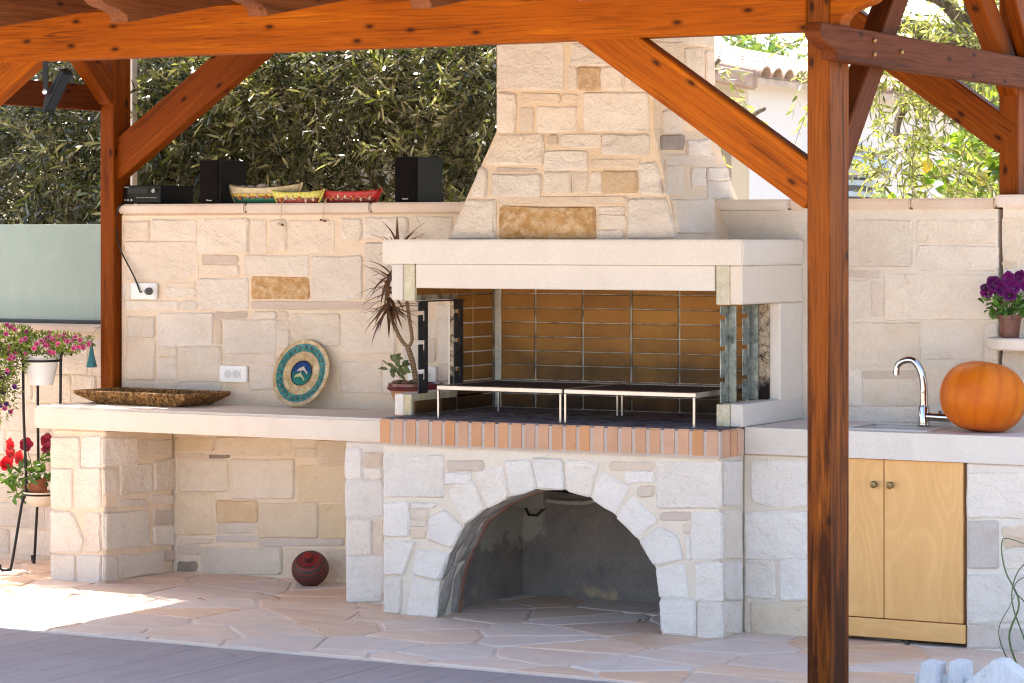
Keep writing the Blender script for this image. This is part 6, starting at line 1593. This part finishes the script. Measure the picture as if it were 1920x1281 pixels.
# outer sprays that hang free of the crowns, on the side of the wall
for nm_, bl_, k_ in (('olive_tree', [B(-2.5, .75, 2.1, .7, .2, .5), B(-2.0, .7, 1.8, .4, .2, .25)], 60), ('olive_tree.001', [B(-1.3, .70, 2.1, .6, .2, .5), B(-1.0, .62, 1.9, .3, .15, .35)], 70), ('olive_tree.002', [B(-.55, .65, 2.2, .35, .2, .45), B(-.1, .65, 2.5, .5, .2, .25)], 75), ('olive_tree.003', [B(.4, .65, 2.5, .55, .2, .28), B(.18, .7, 2.15, .2, .15, .2)], 60), ('olive_tree.004', [B(1.2, .62, 2.3, .42, .2, .42), B(1.1, .65, 2.0, .25, .15, .2)], 55)):
    foliage(bpy.data.objects[nm_], OLVF, bl_, k_, 16, (.055, .095), .015, (.28, .5), hash(nm_[-1]) % 7 + 50 if False else 50 + k_, .4, 'foliage', .1)
rw = thing('garden_wall', 'plain beige rendered garden wall seen between the olive trunks', 'wall', (0, 3.2, 0))
build(MB().box(-1.75, 1.7, 3.1, 3.35, -.1, 2.30), 'render', plain('beige_render', (.52, .43, .33), .9, var=.08, scale=4), rw)
build(MB().box(-1.77, 1.72, 3.07, 3.38, 2.30, 2.34), 'coping_stone', CAPM, rw)

# right-hand olive tree, lemon tree, far trees
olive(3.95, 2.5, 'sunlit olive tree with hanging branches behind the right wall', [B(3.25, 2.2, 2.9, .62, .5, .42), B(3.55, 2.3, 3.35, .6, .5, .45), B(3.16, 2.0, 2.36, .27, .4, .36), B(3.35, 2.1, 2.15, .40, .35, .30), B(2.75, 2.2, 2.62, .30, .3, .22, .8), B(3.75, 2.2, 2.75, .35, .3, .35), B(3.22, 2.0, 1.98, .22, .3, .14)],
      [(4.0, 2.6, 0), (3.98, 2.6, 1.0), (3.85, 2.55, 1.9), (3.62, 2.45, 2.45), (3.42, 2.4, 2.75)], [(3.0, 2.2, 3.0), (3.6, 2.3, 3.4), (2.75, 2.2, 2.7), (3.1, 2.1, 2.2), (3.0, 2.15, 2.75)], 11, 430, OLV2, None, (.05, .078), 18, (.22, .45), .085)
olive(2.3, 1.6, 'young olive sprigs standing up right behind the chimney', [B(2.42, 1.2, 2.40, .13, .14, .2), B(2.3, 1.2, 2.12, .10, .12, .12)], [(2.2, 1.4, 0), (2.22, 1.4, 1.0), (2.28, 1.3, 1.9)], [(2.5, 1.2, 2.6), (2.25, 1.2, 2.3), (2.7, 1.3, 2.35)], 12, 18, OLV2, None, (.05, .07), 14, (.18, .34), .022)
lt = thing('lemon_tree', 'bright green lemon tree with yellow fruit at the right behind the wall', 'tree', (3.75, 3.4, 0))
build(MB().tube([(3.8, 3.4, 0), (3.78, 3.4, .7), (3.7, 3.4, 1.4)], [.05, .045, .035], 8), 'trunk', BARK, lt, smooth=True)
limbs(lt, (3.7, 3.4, 1.3), [(3.3, 3.3, 2.1), (3.6, 3.4, 2.3), (3.9, 3.4, 2.2)], .03, .01, 3)
foliage(lt, LEM, [B(3.25, 3.2, 1.95, .40, .35, .35), B(3.55, 3.2, 2.12, .45, .4, .42), B(3.85, 3.3, 1.9, .4, .4, .4), B(2.95, 3.2, 1.75, .3, .3, .25)], 230, 9, (.07, .11), .042, (.2, .35), 21, .25)
lm = mesh_from(MB().lathe([(1e-5, -.048), (.010, -.044), (.030, -.024), (.036, 0), (.030, .024), (.010, .042), (1e-5, .046)], 14), 'lemon', plain('lemon_peel', (.72, .56, .04), .4), smooth=True)
for k, p in enumerate(((3.02, 2.75, 2.10), (3.24, 2.85, 1.88), (3.30, 2.86, 2.02), (2.86, 2.9, 1.86))):
    inst(lm, 'lemon', lt, Matrix.Translation(p) @ Matrix.Rotation(.5*k, 4, 'X'))
def far_tree(x, y, h, r, seed, lab):
    o = thing('far_tree', lab, 'tree', (x, y, 0), group='far trees beyond the white house')
    build(MB().tube([(x, y, 0), (x, y, h*.5), (x+.1, y, h*.8)], [.16, .12, .05], 8), 'trunk', BARK, o)
    rs = random.Random(seed)
    bl = [B(x+rs.uniform(-r, r)*.7, y+rs.uniform(-r, r)*.5, h-r+rs.uniform(-.6, .7)*r, r*.5, r*.5, r*.42) for k in range(8)]
    foliage(o, FAR, bl, 520, 12, (.10, .17), .06, (.35, .7), seed, .2, twigs=False)
far_tree(-10.4, 30, 5.0, 1.15, 41, 'rounded green tree far beyond the tiled roof')
far_tree(-9.1, 32, 4.75, 1.0, 42, 'lower green tree far beyond the roof, right of the rounded one')
far_tree(-7.4, 34, 5.2, 1.3, 43, 'bluish green far tree just left of the front post')
far_tree(.6, 22, 4.4, 1.6, 44, 'blurred green tree far behind the right olive tree')
far_tree(3.4, 24, 4.2, 1.5, 45, 'blurred green tree far behind the lemon tree')
far_tree(-12.2, 33, 4.6, 1.2, 46, 'far tree whose edge shows beside the chimney')

# ------------------------------------------------------------------ white house with a barrel tile roof
wh = thing('white_house', 'white rendered house with a barrel tile roof edge behind the wall on the right', 'house', (-2, 8.5, 0))
HX, HY0, HY1 = .462, 6.0, 10.6
WREN = plain('white_render', (.58, .57, .565), .9, var=.03, scale=3)
GREN = plain('shaded_house_render', (.50, .45, .38), .9, var=.05, scale=3)  # gable of the same white house; its shade put into a beige colour
build(MB().box(-5.0, HX, HY0+.101, HY1, -.1, 2.785), 'wall', WREN, wh)
build(MB().box(-5.0, HX, HY0, HY0+.100, -.1, 2.73), 'gable_wall', GREN, wh)
PI_ = .21
def rz_(x): return 2.80 + (.66-x)*PI_
rf = MB()
rf.add([(.64, HY0-.16, rz_(.64)-.05), (-2.4, HY0-.16, rz_(-2.4)-.05), (-2.4, HY1+.1, rz_(-2.4)-.05), (.64, HY1+.1, rz_(.64)-.05), (.64, HY0-.16, rz_(.64)-.01), (-2.4, HY0-.16, rz_(-2.4)-.01), (-2.4, HY1+.1, rz_(-2.4)-.01), (.64, HY1+.1, rz_(.64)-.01)], [(0,1,2,3),(7,6,5,4),(0,4,5,1),(1,5,6,2),(2,6,7,3),(3,7,4,0)])
gb = MB().prism([(HX, 2.731), (-2.4, 2.731), (-2.4, rz_(-2.4)-.051), (HX, rz_(HX)-.051)], lambda u, v, w: (u, w, v), HY0, HY0+.1)
build(gb, 'gable', GREN, wh)
roof = build(rf, 'roof', plain('roof_slab', (.42, .34, .28), .9, var=.2, scale=8), wh)
TILE = NT('barrel_tile'); P = TILE.pos()
c = TILE.mix(TILE.ramp(TILE.noise(P, 9, 5, .65), [(.3, 0), (.7, 1)]), (.30, .19, .13), (.44, .35, .29))
c = TILE.mix(TILE.ramp(TILE.voro(P, 17), [(.05, .8), (.12, 0)]), c, (.10, .05, .03))
TILEM = TILE.done(c, .9, TILE.bump(TILE.noise(P, 50, 5), .4, .01), .2)
nt_ = 10; arcs = []; Lr = .52
mb = MB()
def arcp(x, r, z): return [(x, -r*math.cos(math.pi*k/nt_), z + r*.85*math.sin(math.pi*k/nt_)) for k in range(nt_+1)]
o0, o1, i0, i1 = arcp(0, .092, 0), arcp(-Lr, .082, 0), arcp(0, .078, 0), arcp(-Lr, .068, 0)
mb.v = o0+o1+i0+i1; m_ = nt_+1
for k in range(nt_):
    mb.f += [(k, k+1, m_+k+1, m_+k), (2*m_+k, 3*m_+k, 3*m_+k+1, 2*m_+k+1), (k, 2*m_+k, 2*m_+k+1, k+1), (m_+k, m_+k+1, 3*m_+k+1, 3*m_+k)]
tme = mesh_from(mb, 'roof_tile', TILEM, smooth=True)
angp = math.atan(PI_)
yk = HY0-.10; first = True
while yk < HY1+.05:
    for j in range(6):
        x = .68 - j*.45
        inst(tme, 'roof_tile', roof, Matrix.Translation((x, yk, rz_(x)-.008 + .012)) @ Matrix.Rotation(angp, 4, 'Y'))
    yk += .198
vb = MB().prism([(.66, rz_(.66)-.10), (-2.4, rz_(-2.4)-.10), (-2.4, rz_(-2.4)+.04), (.66, rz_(.66)+.04)], lambda u, v, w: (u, w, v), HY0-.235, HY0-.165)
build(vb, 'verge_board', TILEM, roof, bevel=.02, seg=3)
# roller shutter box over a slatted window on the wall that faces right
GAL = plain('grey_blue_metal', (.30, .36, .43), .35, .6, var=.15, scale=6); DGR = plain('dark_window_recess', (.02, .018, .018), .5)
SH0, SH1 = 7.25, 8.38
sb_ = build(MB().prism([(HX, 2.33), (HX+.06, 2.33)] + [(HX+.06+.10*math.sin(q), 2.24+.09*math.cos(q)) for q in [math.pi*k/8 for k in range(1, 8)]] + [(HX+.04, 2.15), (HX, 2.15)], lambda u, v, w: (u, w, v), SH0, SH1), 'shutter_box', GAL, wh, smooth=True)
wn_ = build(MB().box(HX+.002, HX+.03, SH0+.03, SH1-.03, .9, 2.148), 'window', DGR, wh)
for k in range(9): build(MB().box(HX+.032, HX+.055, SH0+.05, SH1-.05, 2.095-.085*k, 2.135-.085*k), 'slat', GAL, wn_)
wh2 = thing('white_house', 'second white house front glimpsed through the right olive leaves', 'house', (6, 17, 0))
build(MB().box(-1.2, 3.0, 14.0, 19, -.1, 2.35), 'wall', WREN, wh2)
build(MB().box(-1.3, 3.1, 13.9, 19.1, 2.351, 2.45), 'roof', WREN, wh2)
build(MB().box(.2, 1.0, 13.97, 13.998, .9, 1.9), 'window', plain('pale_blue_shutter', (.35, .5, .62), .6), wh2)
